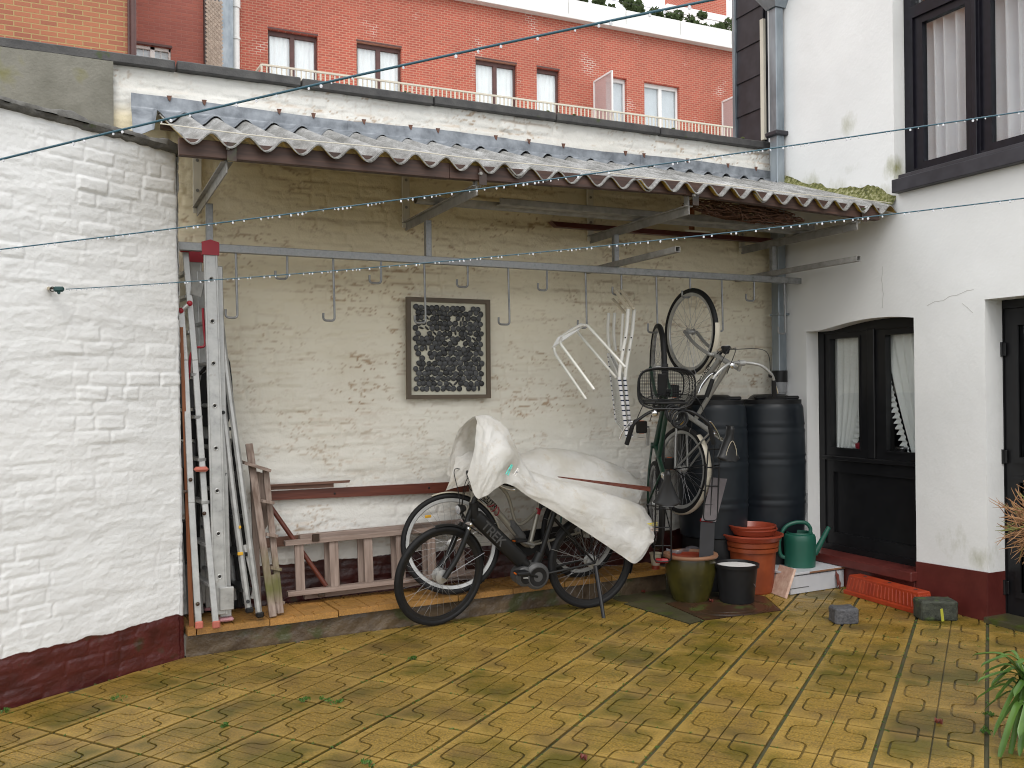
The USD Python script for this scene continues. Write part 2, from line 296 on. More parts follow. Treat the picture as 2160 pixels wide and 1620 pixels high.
# --- paving: ochre concrete, algae, wear, wet shine
def paving(name, c1, c2, green, gamt, rough):
    mk(name, {'g': ('geometry', {}), 'oi': ('object_info', {}), 'n1': ('noise_texture', {'scale': 95, 'detail': 4, 'roughness': .7}), 'r1': ('rgb_ramp', {'ramp': [(.34, c1), (.5, c2), (.68, tuple(1.9 * x for x in c2))]}), 'gd': ('attribute', {'attribute': 'dirt'}), 'xg': ('mix_color', {'b': (.024, .020, .005)}), 'gm': ('math', {'math_type': 'multiply'}), 'gr': ('map_range', {'from_min': .35, 'from_max': .6, 'to_min': .45, 'to_max': 1., 'clamp': True}), 'tc': ('texture_coordinate', {}), 'ab': ('vector_math', {'math_type': 'absolute'}), 'sab': ('separate_xyz', {}), 'mxx': ('math', {'math_type': 'maximum'}), 'en': ('math', {'math_type': 'multiply_add', 'value2': .07, 'value3': -.035}), 'ea': ('math', {'math_type': 'add'}), 'em': ('map_range', {'from_min': .145, 'from_max': .212, 'to_max': .5, 'clamp': True}), 'xe': ('mix_color', {'b': tuple(min(.9, 1.75 * x + .02) for x in c2)}), 'em2': ('map_range', {'from_min': .16, 'from_max': .215, 'to_min': 1., 'to_max': .45, 'clamp': True}), 'gx': ('math', {'math_type': 'multiply'}),
        'n2': ('noise_texture', {'scale': 2.1, 'detail': 4, 'roughness': .6}), 'mo': ('math', {'math_type': 'multiply_add', 'value2': .16, 'value3': -.08}), 'ad': ('math', {'math_type': 'add'}),
        'm2': ('map_range', {'from_min': .44, 'from_max': .64, 'to_max': gamt, 'clamp': True}), 'x': ('mix_color', {'b': green}),
        'n3': ('noise_texture', {'scale': 3.3, 'detail': 5}), 'm3': ('map_range', {'from_min': .52, 'from_max': .72, 'to_max': .62, 'clamp': True}), 'x3': ('mix_color', {'b': (.085, .05, .016)}),
        'w': ('white_noise_texture', {'dimensions': '1D'}), 'mw': ('map_range', {'to_min': .84, 'to_max': 1.14}), 'xw': ('mix_color', {'blend_type': 'multiply', 'fac': 1.0, 'use_clamp': False}),
        'mr': ('map_range', {'from_min': .35, 'from_max': .65, 'to_min': rough - .1, 'to_max': rough + .14, 'clamp': True}), 'nb': ('noise_texture', {'scale': 150, 'detail': 4, 'roughness': .7}), 'b': ('bump', {'strength': .8, 'distance': .003}), 'p': ('principled_bsdf', {'specular_ior_level': .5})},
       [('g.position', 'n1.vector'), ('g.position', 'n2.vector'), ('g.position', 'n3.vector'), ('g.position', 'nb.vector'), ('n1.fac', 'r1.fac'), ('oi.random', 'mo.value1'), ('mo.value', 'ad.value1'), ('n2.fac', 'ad.value2'), ('ad.value', 'm2.value'), ('gx.value', 'x.fac'), ('r1.color', 'xe.a'), ('xe.result', 'x.a'),
        ('n3.fac', 'm3.value'), ('m3.result', 'x3.fac'), ('x.result', 'x3.a'), ('oi.random', 'w.w'), ('w.value', 'mw.value'), ('x3.result', 'xw.a'), ('mw.result', 'xw.b'), ('tc.object', 'ab.vector1'), ('ab.vector', 'sab.vector'), ('sab.x', 'mxx.value1'), ('sab.y', 'mxx.value2'), ('n3.fac', 'en.value1'), ('mxx.value', 'ea.value1'), ('en.value', 'ea.value2'), ('ea.value', 'em.value'), ('ea.value', 'em2.value'), ('m2.result', 'gx.value1'), ('em2.result', 'gx.value2'), ('em.result', 'xe.fac'), ('gd.fac', 'gm.value1'), ('n2.fac', 'gr.value'), ('gr.result', 'gm.value2'), ('gm.value', 'xg.fac'), ('xw.result', 'xg.a'), ('xg.result', 'p.base_color'), ('n3.fac', 'mr.value'), ('mr.result', 'p.roughness'), ('nb.fac', 'b.height'), ('b.normal', 'p.normal')], 'p.BSDF')
paving('tile', (.085, .055, .010), (.215, .135, .026), (.065, .056, .003), .88, .34)
paving('step_tile', (.12, .055, .013), (.235, .115, .026), (.10, .07, .010), .6, .33)

# ================================================================== ground, paving
GO = np.array([4.71673078, 3.64719056, 0.]); GA = np.array([.60819266, -.79378945, 0.]); GB = np.array([.79378945, .60819266, 0.]); GS = .43753334
SF0, SF1 = np.array([.60, 5.935]), np.array([4.275, 6.185])         # foot of the raised step
LB = np.array([-.355, 5.36, 0.]); LD = unit([.9605, .5904, 0.]); LN = np.array([LD[1], -LD[0], 0.]); LU1 = 1.127
YW, XH = 6.472, 5.627
part('ground', grid_mesh(np.array([[(x, y, -.012) for y in (-40, 60)] for x in (-40, 60)], float)), 'joint_moss', kind='structure', smooth=False)

def groove_lines(s):
    """Pressed pattern of one slab, centred on the origin: centre lines and bulging outlines in both directions."""
    h = s / 2
    def path(e, w, o, r): return round_path(np.array([(x * s, y * s, 0) for x, y in ((-e, -.5), (-e, -w), (-o, -w), (-o, w), (-e, w), (-e, .5))]), r * s, 8)[:, :2]
    c = path(.145, .245, .38, .112)
    return [LineString([(0, -h), (0, h)]), LineString(c), LineString(c * [-1, 1]), LineString([(-h, 0), (h, 0)])] + [LineString([(-h, y * s), (h, y * s)]) for y in (-.145, .145)]
S2 = GS - .008; SB, SA = GS - .018, GS - .012
GRV = unary_union([l.buffer((.0036, .0056, .0056, .0026, .0018, .0018)[i], cap_style='flat', quad_segs=3) for i, l in enumerate(groove_lines(GS))])
def slab_mesh(poly, grv, dep=.007, th=.045):
    top = poly.buffer(-.0015, join_style='mitre').difference(grv); ms = []
    for g in getattr(top, 'geoms', [top]):
        if g.area < 2e-5: continue
        t = trimesh.creation.extrude_polygon(g.simplify(.00025), dep, engine='earcut'); t.apply_translation((0, 0, -dep)); ms.append(t)
    for g in getattr(poly, 'geoms', [poly]):
        if g.area < 1e-4: continue
        t = trimesh.creation.extrude_polygon(g, th, engine='earcut'); t.apply_translation((0, 0, -dep - th)); ms.append(t)
    return trimesh.util.concatenate(ms)
paving_p = thing('courtyard_paving', 'wet ochre concrete slabs with pressed line pattern and mossy joints', 'paving', kind='structure')
man = [onZ(*p)[:2] for p in ((1412, 1273), (1490, 1309), (1638, 1287), (1600, 1262))]
man_c = np.array([4.36, 5.50]); man_poly = Polygon([(3.985, 5.80), (3.93, 5.24), (4.60, 5.22), (4.80, 5.62), (4.79, 5.80)])
strip_poly = Polygon([(3.80, 5.95), (3.985, 5.80), (3.93, 5.24), (3.78, 5.20), (3.70, 5.93)])
step_poly = Polygon([tuple(SF0 - (.5, .03)), tuple(SF1 + (0, .0)), (4.29, 6.6), (0, 6.6)])
left_poly = Polygon([tuple((LB + LD * u + LN * v)[:2]) for u, v in ((-3, .0), (LU1, .0), (LU1, -2), (-3, -2))])
corner_poly = Polygon([(3.72, 6.02), (3.80, 5.92), (4.0, 5.80), (4.8, 5.80), (5.7, 5.85), (5.7, 6.6), (3.72, 6.6)])
block = unary_union([step_poly, left_poly, man_poly, strip_poly, corner_poly, sbox(XH - .01, 0, 9, 9), sbox(-9, YW, 9, 12)])
def uvw(P, i, j):
    d = np.asarray(P) - (GO + GA * (i + .5) * GS - GB * (j + .5) * GS)[:2]; return np.stack([d @ GA[:2], d @ GB[:2]], -1)
std = slab_mesh(sbox(-SB / 2, -SA / 2, SB / 2, SA / 2), GRV)
for i in range(-17, 6):
    for j in range(-9, 12):
        c = GO + GA * (i + .5) * GS - GB * (j + .5) * GS
        q = c - eye; fwd = q @ CF
        if fwd < 2.6: continue
        px, py = 1080 + FPX * (q @ CR) / fwd, 810 - FPX * (q @ CU) / fwd
        if not (-260 < px < 2420 and py < 1880): continue
        sq = sbox(-SB / 2, -SA / 2, SB / 2, SA / 2)
        loc = affinity.affine_transform(block, [GA[0], GA[1], GB[0], GB[1], -(c[:2] @ GA[:2]), -(c[:2] @ GB[:2])])
        rest = sq.difference(loc)
        if rest.area < .004: continue
        me = std if rest.area > sq.area - 1e-6 else slab_mesh(rest, GRV)
        rr = random.Random(i * 97 + j); tx, ty = rr.gauss(0, .0025), rr.gauss(0, .0025)
        X = np.eye(4); X[:3, 0], X[:3, 1], X[:3, 2] = unit(GA + [0, 0, tx]), unit(GB + [0, 0, ty]), unit(np.cross(GA + [0, 0, tx], GB + [0, 0, ty])); X[:3, 3] = c + [0, 0, rr.uniform(-.002, .001)]
        path = free(paving_p, 'slab')
        v_ = np.asarray(me.vertices); put(path, v_, np.asarray(me.faces), None, 'tile', {'dirt': (v_[:, 2] < -.003) * .85}, xf=X)
def flat(poly, z, dep, mat, name, parent, **k):
    t = trimesh.creation.extrude_polygon(poly, dep, engine='earcut'); t.apply_translation((0, 0, z - dep)); return part(name, t, mat, parent, smooth=False, **k)
pm('wet_stone', (.025, .024, .012), .3, col2=(.06, .054, .03), vs=5, bump=.5, bs=60, bd=.004, spots=(.04, .05, .012), sps=7, spt=.55)
pm('rusty_iron', (.018, .012, .006), .33, col2=(.045, .018, .009), vs=6, bump=.4, bs=60, bd=.002, spots=(.04, .045, .012), sps=6, spt=.56)
flat(strip_poly.buffer(-.006), .003, .05, 'wet_stone', 'kerb_stone', paving_p)
flat(corner_poly.difference(strip_poly.buffer(.006)).difference(man_poly.buffer(.006)).buffer(-.004), -.002, .05, 'wet_stone', 'concrete_patch', paving_p)
mh = thing('manhole_cover', 'wet rusty iron drain cover with ring ridges under the black bucket', 'manhole cover', (man_c[0], man_c[1], 0))
flat(man_poly.buffer(-.008), .002, .04, 'rusty_iron', 'cover_plate', mh)
mb = MB()
for r in (.31, .285, .2): mb.add(trimesh.Trimesh(*[(lambda t: (t.vertices * [1, .8, .5] + [man_c[0] - .03, man_c[1] - .03, .002], t.faces))(tube(arc((0, 0, 0), r, 0, 2 * np.pi, (1, 0, 0), (0, 1, 0), 41)[:-1], .005, 6, True))][0]))
part('ring_ridge', mb, 'rusty_iron', mh)

# ---- raised step
st = thing('raised_step', 'long low step along the shed wall with ochre slab edges', 'step', kind='structure')
sdv = SF1 - SF0; SL = np.linalg.norm(sdv); sx_ = np.r_[sdv / SL, 0]; sn_ = np.array([sx_[1], -sx_[0], 0])
def step_pt(u, v, z): return np.r_[SF0, 0] + sx_ * u + sn_ * v + np.array([0, 0, z])      # v towards the yard
P = np.zeros((140, 8, 3))
for a in range(140):
    for b in range(8):
        u, z = SL * a / 139, .137 * b / 7; P[a, b] = step_pt(u, -.018 + .016 * (meshkit.fbm([u * 5, z * 9, 3.]) - .5) + .012 * (meshkit.noise([u * 25, z * 30, 1.]) - .5), z - .01)
part('plinth', grid_mesh(P), 'step_concrete', st)
core = MB(); core.add(trimesh.creation.extrude_polygon(Polygon([tuple(step_pt(0, -.03, 0)[:2]), tuple(step_pt(SL, -.03, 0)[:2]), (4.27, 6.55), (-.5, 6.55), (-.5, 5.6)]), .125, engine='earcut')); part('core', core, 'concrete', st, smooth=False)
part('end_stone', MB().box(step_pt(SL - .01, -.17, .062), (.05, .30, .12), sx_, -sn_, .008), 'wet_stone', st)
cuts = [0, .055, .50, .95, 1.38, 1.82, 2.26, 2.70, 3.13, SL + .02]
for k in range(len(cuts) - 1):
    w = cuts[k + 1] - cuts[k] - .007; cx = (cuts[k] + cuts[k + 1]) / 2; sq = sbox(-w / 2, -.40, w / 2, 0)
    g2 = affinity.translate(GRV, 0, -.19)
    me = slab_mesh(sq, g2 if w > .2 else Point(9, 9).buffer(.01), .005, .034)
    rr = random.Random(k + 5); X = np.eye(4); X[:3, 0], X[:3, 1] = -sx_, sn_; X[:3, 3] = step_pt(cx, .022 + rr.uniform(-.004, .004), .17 + rr.uniform(-.003, .003)); X[:3, 0] = sx_; X[:3, 1] = sn_; X[:3, 2] = np.cross(sx_, sn_)
    v = np.asarray(me.vertices) * [1, 1, -1] if X[2, 2] < 0 else np.asarray(me.vertices); f = np.asarray(me.faces)[:, ::-1] if X[2, 2] < 0 else np.asarray(me.faces)
    put(free(st, 'slab'), np.c_[v @ X[:3, :3].T] + X[:3, 3], f, None, 'step_tile', {'dirt': np.zeros(len(v))})

# ================================================================== brick walls
def brick_wall(parent, o, ax, n, u0, u1, z0, z1, res, course, mat, seed, jd, lump, top=None, keep=None, dirt_amt=.5, count=300, dirtx=None, round1=0., tearamt=1., shear=0.):
    o, ax, n = (np.asarray(x, float) for x in (o, ax, n)); nu, nz = int((u1 - u0) / res) + 1, int((z1 - z0) / res) + 1
    U, Z = np.meshgrid(np.linspace(u0, u1, nu), np.linspace(z0, z1, nz), indexing='ij'); r = np.random.default_rng(seed)
    P2 = np.stack([U, np.full_like(U, seed * 3.7), Z], -1)
    wu = U + .010 * (meshkit.fbm(P2 * 9, 2, seed) - .5) * 2; wz = Z + .007 * (meshkit.fbm(P2 * 7, 2, seed + 9) - .5) * 2 + .012 * (meshkit.noise(P2 * 1.3, seed + 5) - .5)
    row = np.floor(wz / course).astype(int); rz = wz / course - row; dz = np.minimum(rz, 1 - rz) * course
    bid = np.zeros_like(row); du = np.zeros_like(U); base = 0; bo = np.zeros(200000)
    for k in range(row.min(), row.max() + 1):
        b = [u0 - .4 - r.uniform(0, .2)]
        while b[-1] < u1 + .4: b.append(b[-1] + (r.choice([.215, .215, .105, .225, .19]) + r.normal(0, .006)))
        b = np.array(b); s = row == k; q = np.searchsorted(b, wu[s]) - 1; bid[s] = base + q; du[s] = np.minimum(wu[s] - b[q], b[q + 1] - wu[s]); base += len(b)
    e = np.minimum(dz, du * .9); pr = np.clip((e - .002) / .012, 0, 1); pr = pr * pr * (3 - 2 * pr)
    patch = np.clip((meshkit.fbm(P2 * 1.7, 3, seed + 20) - .38) / .28, .10, .85)
    boff = r.normal(0, 1, base + 5)
    h = jd * patch * (pr - 1) + .0028 * boff[bid] * pr * patch + lump * (meshkit.fbm(P2 * 2.4, 3, seed + 30) - .5) + .3 * lump * (meshkit.fbm(P2 * [9, 1, 13], 3, seed + 40) - .5) + .0026 * (meshkit.fbm(P2 * [38, 1, 50], 2, seed + 50) - .5)
    tear = np.zeros_like(U); ledge = np.zeros_like(U)
    for q_, (iso, sc_) in enumerate(((.57, (3.2, 1, 11)), (.50, (2.1, 1, 9)), (.45, (4.5, 1, 14)))):
        fq = meshkit.fbm(P2 * np.array(sc_), 4, seed + 60 + q_); tear += np.clip((fq - iso) / .03, 0, 1); ledge = np.maximum(ledge, np.exp(-((fq - iso - .010) / .006) ** 2))
    h -= .0034 * tear * tearamt
    if round1: h -= np.clip((U - (u1 - round1)) / round1, 0, 1) ** 2 * round1 * .7
    pos = o + ax * (U - shear * Z)[..., None] + n * h[..., None]; pos[..., 2] = Z
    if top is not None: pos[..., 2] = np.minimum(Z, top(U))
    gx = np.gradient(pos, axis=0); gz = np.gradient(pos, axis=1); N = np.cross(gx, gz); N /= np.maximum(np.linalg.norm(N, axis=-1, keepdims=True), 1e-12)
    if (N.reshape(-1, 3).mean(0) @ n) < 0: N = -N; flip = True
    else: flip = False
    hz = np.gradient(h, axis=1) / res; dn = np.clip((meshkit.fbm(P2 * [2.2, 1, 3], 3, seed + 70) - .34) / .3, 0, 1)
    dirt = np.clip(np.clip((-hz - .12) * 2.2, 0, 1) + .5 * np.clip(.3 - pr, 0, 1) * (patch > .3) + ledge * .9 * (.3 + (meshkit.noise(P2 * [7, 1, 9], seed + 33) > .45)), 0, 1) * dn * dirt_amt
    if dirtx is not None: dirt = np.clip(dirt + dirtx(U, Z, P2), 0, 1)
    a, b = np.meshgrid(np.arange(nu - 1), np.arange(nz - 1), indexing='ij'); a, b = a.ravel(), b.ravel(); q = np.stack([a * nz + b, (a + 1) * nz + b, (a + 1) * nz + b + 1, a * nz + b + 1], 1)
    if flip: q = q[:, ::-1]
    cu, cz = U[a, b], Z[a, b]; ok = np.ones(len(q), bool)
    if keep is not None: ok = keep(cu, cz)
    q, cid = q[ok], bid[a, b][ok]; cen = pos.reshape(-1, 3)[q[:, 0]]
    ids, inv, cnt = np.unique(cid, return_inverse=True, return_counts=True)
    dist = np.bincount(inv, np.linalg.norm(cen - eye, axis=1)) / cnt; rel = cen - eye; fw = rel @ CF; vis = (np.abs((rel @ CR) / fw) < .57) & (np.abs((rel @ CU) / fw) < .43); vf = np.bincount(inv, vis) / cnt
    score = cnt / dist ** 2 * (vf > .5); best = np.argsort(-score, kind='stable')[:count]
    lab = np.full(len(ids), -1); lab[best] = np.arange(len(best)); ql = lab[inv]
    V, NN, D = pos.reshape(-1, 3), N.reshape(-1, 3), dirt.ravel(); order = np.argsort(ql, kind='stable'); qs, ls = q[order], ql[order]
    bounds = np.searchsorted(ls, np.arange(-1, len(best) + 1))
    for k in range(-1, len(best)):
        qq = qs[bounds[k + 1]:bounds[k + 2]] if k + 2 < len(bounds) else qs[bounds[k + 1]:]
        if not len(qq): continue
        uq, iv = np.unique(qq, return_inverse=True); iv = iv.reshape(qq.shape); path = free(parent, 'brickwork' if k < 0 else 'brick')
        put(path, V[uq] - off[parent], iv, NN[uq], mat, {'dirt': D[uq]})
        if k < 0: tag(stage.GetPrimAtPath(path), kind='stuff')

# ---- white side wall on the left
lw = thing('side_wall', 'white painted rough brick wall with maroon foot at the left', 'wall', tuple(LB + LD * .5))
ZT = 3.095
brick_wall(lw, LB, LD, LN, -1.75, LU1, -.02, ZT, .0085, .0825, 'white_wall', 3, .0058, .022, dirt_amt=.2, round1=.03, shear=.0145, tearamt=.62)
brick_wall(lw, LB + LD * (LU1 - .022) - LN * .24, LN, LD, 0, .24, -.02, ZT, .012, .0825, 'white_wall', 4, .006, .02, dirt_amt=.3, count=20, round1=.03)
part('wall_core', MB().bar(LB + LD * -1.9 - LN * .135 + [0, 0, ZT / 2], LB + LD * (LU1 - .06) - LN * .135 + [0, 0, ZT / 2], .22, ZT - .02), 'white_wall', lw, smooth=False)
P = np.zeros((260, 17, 3))
for a in range(260):
    u = -1.75 + (LU1 + 1.77) * a / 259; bumpy = 1.3 * math.exp(-((u - .44) / .06) ** 2) + .35 * math.exp(-((u - .36) / .05) ** 2) + .8 * math.exp(-((u - 1.04) / .05) ** 2)
    for b in range(17):
        t = b / 16 * 2 * math.pi; s = abs(math.cos(t)) ** .5 * np.sign(math.cos(t)); w = abs(math.sin(t)) ** .5 * np.sign(math.sin(t))
        k = 1 + .5 * (meshkit.fbm([u * 22, t * 1.5, 7.]) - .5) + (bumpy * .7 if w > 0 else 0)
        P[a, b] = LB + LD * (u - .04) - LN * .12 + LN * s * (.150 + .05 * (meshkit.fbm([u * 14, t * 2, 2.]) - .5)) + np.array([0, 0, ZT + .004 - .015 * max(0, u) / LU1 + w * .035 * k])
part('mortar_coping', grid_mesh(P), 'concrete_dark', lw, smooth=60)

# ---- back wall of the shed
bw = thing('back_wall', 'tall cream painted brick wall with grey coping behind the bicycles', 'wall', (2.5, YW, 0))
def bdirt(U, Z, P2):
    lo = np.clip((meshkit.fbm(P2 * [1.6, 1, 1.9], 3, 91) - .55) / .18, 0, 1) * .07
    return lo
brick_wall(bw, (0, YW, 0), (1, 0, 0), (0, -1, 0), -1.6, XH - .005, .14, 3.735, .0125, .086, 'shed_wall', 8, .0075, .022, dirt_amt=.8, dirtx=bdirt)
part('wall_core', MB().box((1.6, YW + .16, 1.86), (8.4, .28, 3.74)), 'concrete', bw, smooth=False)
xs = [-1.7, -.45, .605, 1.43, 2.41, 3.44, 4.42, 5.6]
for k in range(len(xs) - 1):
    w = xs[k + 1] - xs[k] - .012; c = np.array([(xs[k] + xs[k + 1]) / 2, YW + .12, 3.765]); t = chbox(w, .34, .062, .006).subdivide().subdivide().subdivide()
    v = np.asarray(t.vertices) + c; v += .007 * (np.stack([meshkit.fbm(v * 16, 3, 5), meshkit.fbm(v * 16, 3, 6), meshkit.fbm(v * 16, 3, 7)], -1) - .5); v[:, 2] += rng.uniform(-.004, .004)
    part('coping_stone', trimesh.Trimesh(v, t.faces), 'coping', bw, smooth=40)
P = np.zeros((60, 40, 3))
for a in range(60):
    for b in range(40):
        x, z = -1.6 + (.225 + 1.6) * a / 59, 3.1 + .63 * b / 39; P[a, b] = (x, YW - .028 - .012 * (meshkit.fbm([x * 6, z * 6, 1.], 4) - .5), z)
part('render_patch', grid_mesh(P, -.03), 'render_grey', bw)
mb = MB()
for k in range(60):
    x = rng.uniform(1.5, 5.4); y = YW - .05 + rng.uniform(0, .25); mb.ball((x + rng.gauss(0, .05), y, 3.797), rng.uniform(.006, .017), 1, (1.3, 1, .7))
pm('moss', (.045, .06, .014), .95, col2=(.09, .095, .03), vs=60, bump=1, bs=300, bd=.004)
part('moss_cushion', mb, 'moss', bw, kind='stuff')

# ================================================================== house
G = [(x, y, z, r * .85, a * .72) for x, y, z, r, a in [(5.6, 6.3, 3.42, .35, 1.), (5.6, 6.0, 3.30, .33, 1.3), (5.6, 5.7, 3.2, .3, 1.3), (5.6, 5.4, 3.08, .28, 1.4), (5.6, 5.2, 3.04, .28, 1.4), (5.66, 5.11, 3.27, .22, 1.5), (5.62, 5.55, 3.72, .3, 1.), (5.62, 4.6, .5, .5, .9), (5.62, 4.4, .42, .3, 1.), (5.62, 5.5, 3.35, .3, .8), (5.62, 4.85, .75, .45, .6), (5.7, 4.33, .5, .3, .8)]]
stains('house_render', (.76, .765, .755), G, (.20, .20, .055), .5)
hs = thing('house', 'white rendered house wall with black window frames and maroon foot', 'house', (XH, 5, 0))
Y0, Y1, ZH = 2.2, 7.6, 5.9
wall = Polygon([(Y0, 0), (YW + .02, 0), (YW + .02, ZH), (Y0, ZH)])
arch = [(4.93 + 1.12 * t, 2.085 + .062 * math.sin(math.pi * min(1, .2 + t * .95))) for t in np.linspace(0, 1, 15)]
door_h = Polygon([(4.93, .19), (6.05, .19)] + arch[::-1])
win_h = Polygon([(3.5, 3.165), (5.093, 3.165), (5.093, ZH - .3), (3.5, ZH - .3)])
rd_h = Polygon([(3.35, -.1), (4.337, -.1), (4.337, 2.2), (3.35, 2.2)])
wp = wall.difference(unary_union([door_h, win_h, rd_h]))
part('wall', poly3(wp, (XH, 0, 0), (0, 1, 0), (0, 0, 1), .3), 'house_render', hs, smooth=30)
pl = Polygon([(4.337, 0), (4.925, 0), (4.925, .315), (4.337, .335)])
part('foot_band', poly3(pl, (XH - .014, 0, 0), (0, 1, 0), (0, 0, 1), .02), 'maroon', hs)
part('foot_band', MB().box((XH + .085, 4.342, .165), (.19, .012, .335)), 'maroon', hs)
mb = MB().box((XH + .055, 5.49, .205), (.27, 1.16, .07), ch=.006); mb.box((XH - .01, 5.49, .08), (.03, 1.12, .17), ch=.004)
part('door_sill', mb, 'maroon', hs)
part('doorstep', MB().box((XH + .1, 3.85, .012), (.3, .98, .05), ch=.006), 'wet_stone', hs)
room = MB()
for (y0, y1, z0, z1) in ((4.75, 6.2, .05, 2.35), (3.4, 5.2, 3.0, ZH - .1), (3.2, 4.45, 0, 2.35)):
    X = 7.2
    room.box((X, (y0 + y1) / 2, (z0 + z1) / 2), (.05, y1 - y0 + .1, z1 - z0 + .1)); room.box(((XH + .3 + X) / 2, y0, (z0 + z1) / 2), (X - XH - .3, .05, z1 - z0)); room.box(((XH + .3 + X) / 2, y1, (z0 + z1) / 2), (X - XH - .3, .05, z1 - z0))
    room.box(((XH + .3 + X) / 2, (y0 + y1) / 2, z0), (X - XH - .3, y1 - y0, .05)); room.box(((XH + .3 + X) / 2, (y0 + y1) / 2, z1), (X - XH - .3, y1 - y0, .05))
part('room', room, 'interior', hs, smooth=False)
# half glazed door in the arched opening
XD = 5.76
dr = node('glazed_door', hs)
def plate(y0, y1, z0, z1, x, t, ch=.004): return MB().box((x + t / 2, (y0 + y1) / 2, (z0 + z1) / 2), (t, abs(y1 - y0), abs(z1 - z0)), ch=ch).mesh()
def leaf(outer, holes, x, t): return poly3((sbox(*outer) if isinstance(outer, tuple) else outer).difference(unary_union([sbox(*h) for h in holes] or [Point(99, 99).buffer(.1)])), (x, 0, 0), (0, 1, 0), (0, 0, 1), t)
part('frame', leaf(Polygon([(4.9, .2), (6.058, .2), (6.058, 2.09)] + [(y, z + .03) for y, z in arch[::-1]][1:-1] + [(4.9, 2.14)]), [(4.965, .29, 5.985, 2.065)], XD, .09), 'black_paint', dr)
part('sash', leaf((4.962, 1.02, 5.99, 2.07), [(5.03, 1.10, 5.33, 2.02), (5.60, 1.10, 5.925, 2.02)], XD + .012, .055), 'black_paint', dr)
part('bead', MB().add(leaf((5.018, 1.088, 5.342, 2.032), [(5.034, 1.104, 5.326, 2.016)], XD + .004, .03)).add(leaf((5.588, 1.088, 5.937, 2.032), [(5.604, 1.104, 5.921, 2.016)], XD + .004, .03)), 'black_paint', dr)
part('mullion', MB().add(plate(5.43, 5.50, 1.035, 2.075, XD - .012, .02)), 'black_paint', dr)
part('weather_bar', MB().add(plate(4.95, 6.0, 1.0, 1.033, XD - .02, .09)), 'black_paint', dr)
part('lower_panel', MB().add(leaf((4.962, .285, 5.99, .998), [(5.04, .39, 5.90, .90)], XD + .012, .05)).add(plate(5.02, 5.92, .37, .92, XD + .034, .02)), 'black_paint', dr)
part('pane', plate(5.59, 5.935, 1.09, 2.03, XD + .045, .004), 'pane', dr, smooth=False); part('pane', plate(5.02, 5.34, 1.09, 2.03, XD + .045, .004), 'pane', dr, smooth=False)
# upper window
XF = 5.74
uw = node('upper_window', hs)
z0, z1 = 3.205, ZH - .3
part('frame', leaf((3.5, z0, 5.09, z1), [(4.53, z0 + .05, 5.012, 4.40), (3.6, z0 + .05, 4.44, 4.40), (4.53, 4.49, 5.03, z1 - .08), (3.6, 4.49, 4.44, z1 - .08)], XF, .10), 'dark_frame', uw)
part('mullion', MB().add(plate(4.455, 4.49, z0 + .02, z1 - .05, XF - .022, .03)), 'dark_frame', uw)
for a, b in ((4.53, 5.012), (3.6, 4.44)):
    q = .072
    part('sash', leaf((a, z0 + .05, b, 4.40), [(a + .04, z0 + .092, b - q, 4.345)], XF + .02, .05), 'dark_frame', uw)
    part('pane', plate(a + .03, b - q + .01, z0 + .08, 4.355, XF + .045, .004), 'pane', uw, smooth=False)
    part('upper_pane', plate(a - .005, b + .005, 4.48, z1 - .07, XF + .045, .004), 'pane', uw, smooth=False)
part('window_sill', MB().box((XH + .03, 4.21, 3.115), (.20, 1.70, .098), ch=.004), 'slate', uw)
part('window_sill', MB().box((XH + .055, 4.21, 3.178), (.16, 1.66, .03), (1, 0, -.12), ch=.004), 'slate', uw)
# right door
rd = node('panel_door', hs); XR = 5.80
part('frame', leaf((3.35, .02, 4.42, 2.22), [(3.42, -.1, 4.33, 2.14)], XR, .09), 'black_paint', rd)
part('door_leaf', MB().add(leaf((3.42, .03, 4.328, 2.138), [(3.56, 1.12, 4.22, 2.02), (3.56, .2, 4.22, .95)], XR + .012, .05)).add(plate(3.54, 4.24, .18, .97, XR + .035, .02)), 'black_paint', rd)
part('bead', MB().add(leaf((3.52, 1.08, 4.26, 2.06), [(3.56, 1.12, 4.22, 2.02)], XR - .002, .03)).add(leaf((3.52, .16, 4.26, .99), [(3.56, .2, 4.22, .95)], XR - .002, .03)), 'black_paint', rd)
part('pane', plate(3.54, 4.24, 1.10, 2.04, XR + .03, .004), 'pane', rd, smooth=False)
for z in (1.86, 1.12, .22): part('hinge', MB().cyl((XR - .012, 4.335, z - .05), (XR - .012, 4.335, z + .05), .011).box((XR - .006, 4.33, z), (.012, .05, .09)), 'black_paint', rd)
# slate cheek beyond the downpipe
mb_prev = None
part('cladding_back', MB().box((XH + .07, 6.73, 5.0), (.10, .40, 2.4)), 'slate', hs)
for k in range(7):
    zz = 3.83 + .31 * k
    part('slate_panel', MB().box((XH + .004, 6.735, zz + .165), (.02, .37, .325), (1, 0, -.035), ch=.003), 'slate', hs)
part('edge_trim', MB().bar((XH - .005, 6.935, 3.8), (XH - .005, 6.935, 6.1), .035, .05, (1, 0, 0)), 'zinc', hs)
part('cable_trunking', MB().bar((XH - .02, 6.535, 3.84), (XH - .02, 6.535, 4.93), .045, .03, (1, 0, 0)), 'rail_cream', hs)
pm('crack_grey', (.30, .29, .27), .9)
# cracks in the render
for pts in (((1955, 645), (1972, 636), (1990, 634), (2003, 625), (2020, 622), (2040, 613), (2054, 611)), ((2030, 640), (2042, 650), (2052, 660)), ((1862, 562), (1860, 590), (1863, 620), (1861, 650))):
    part('crack', tube([onX(x, y, XH - .0002) for x, y in pts], .0012, 5), 'crack_grey', hs)
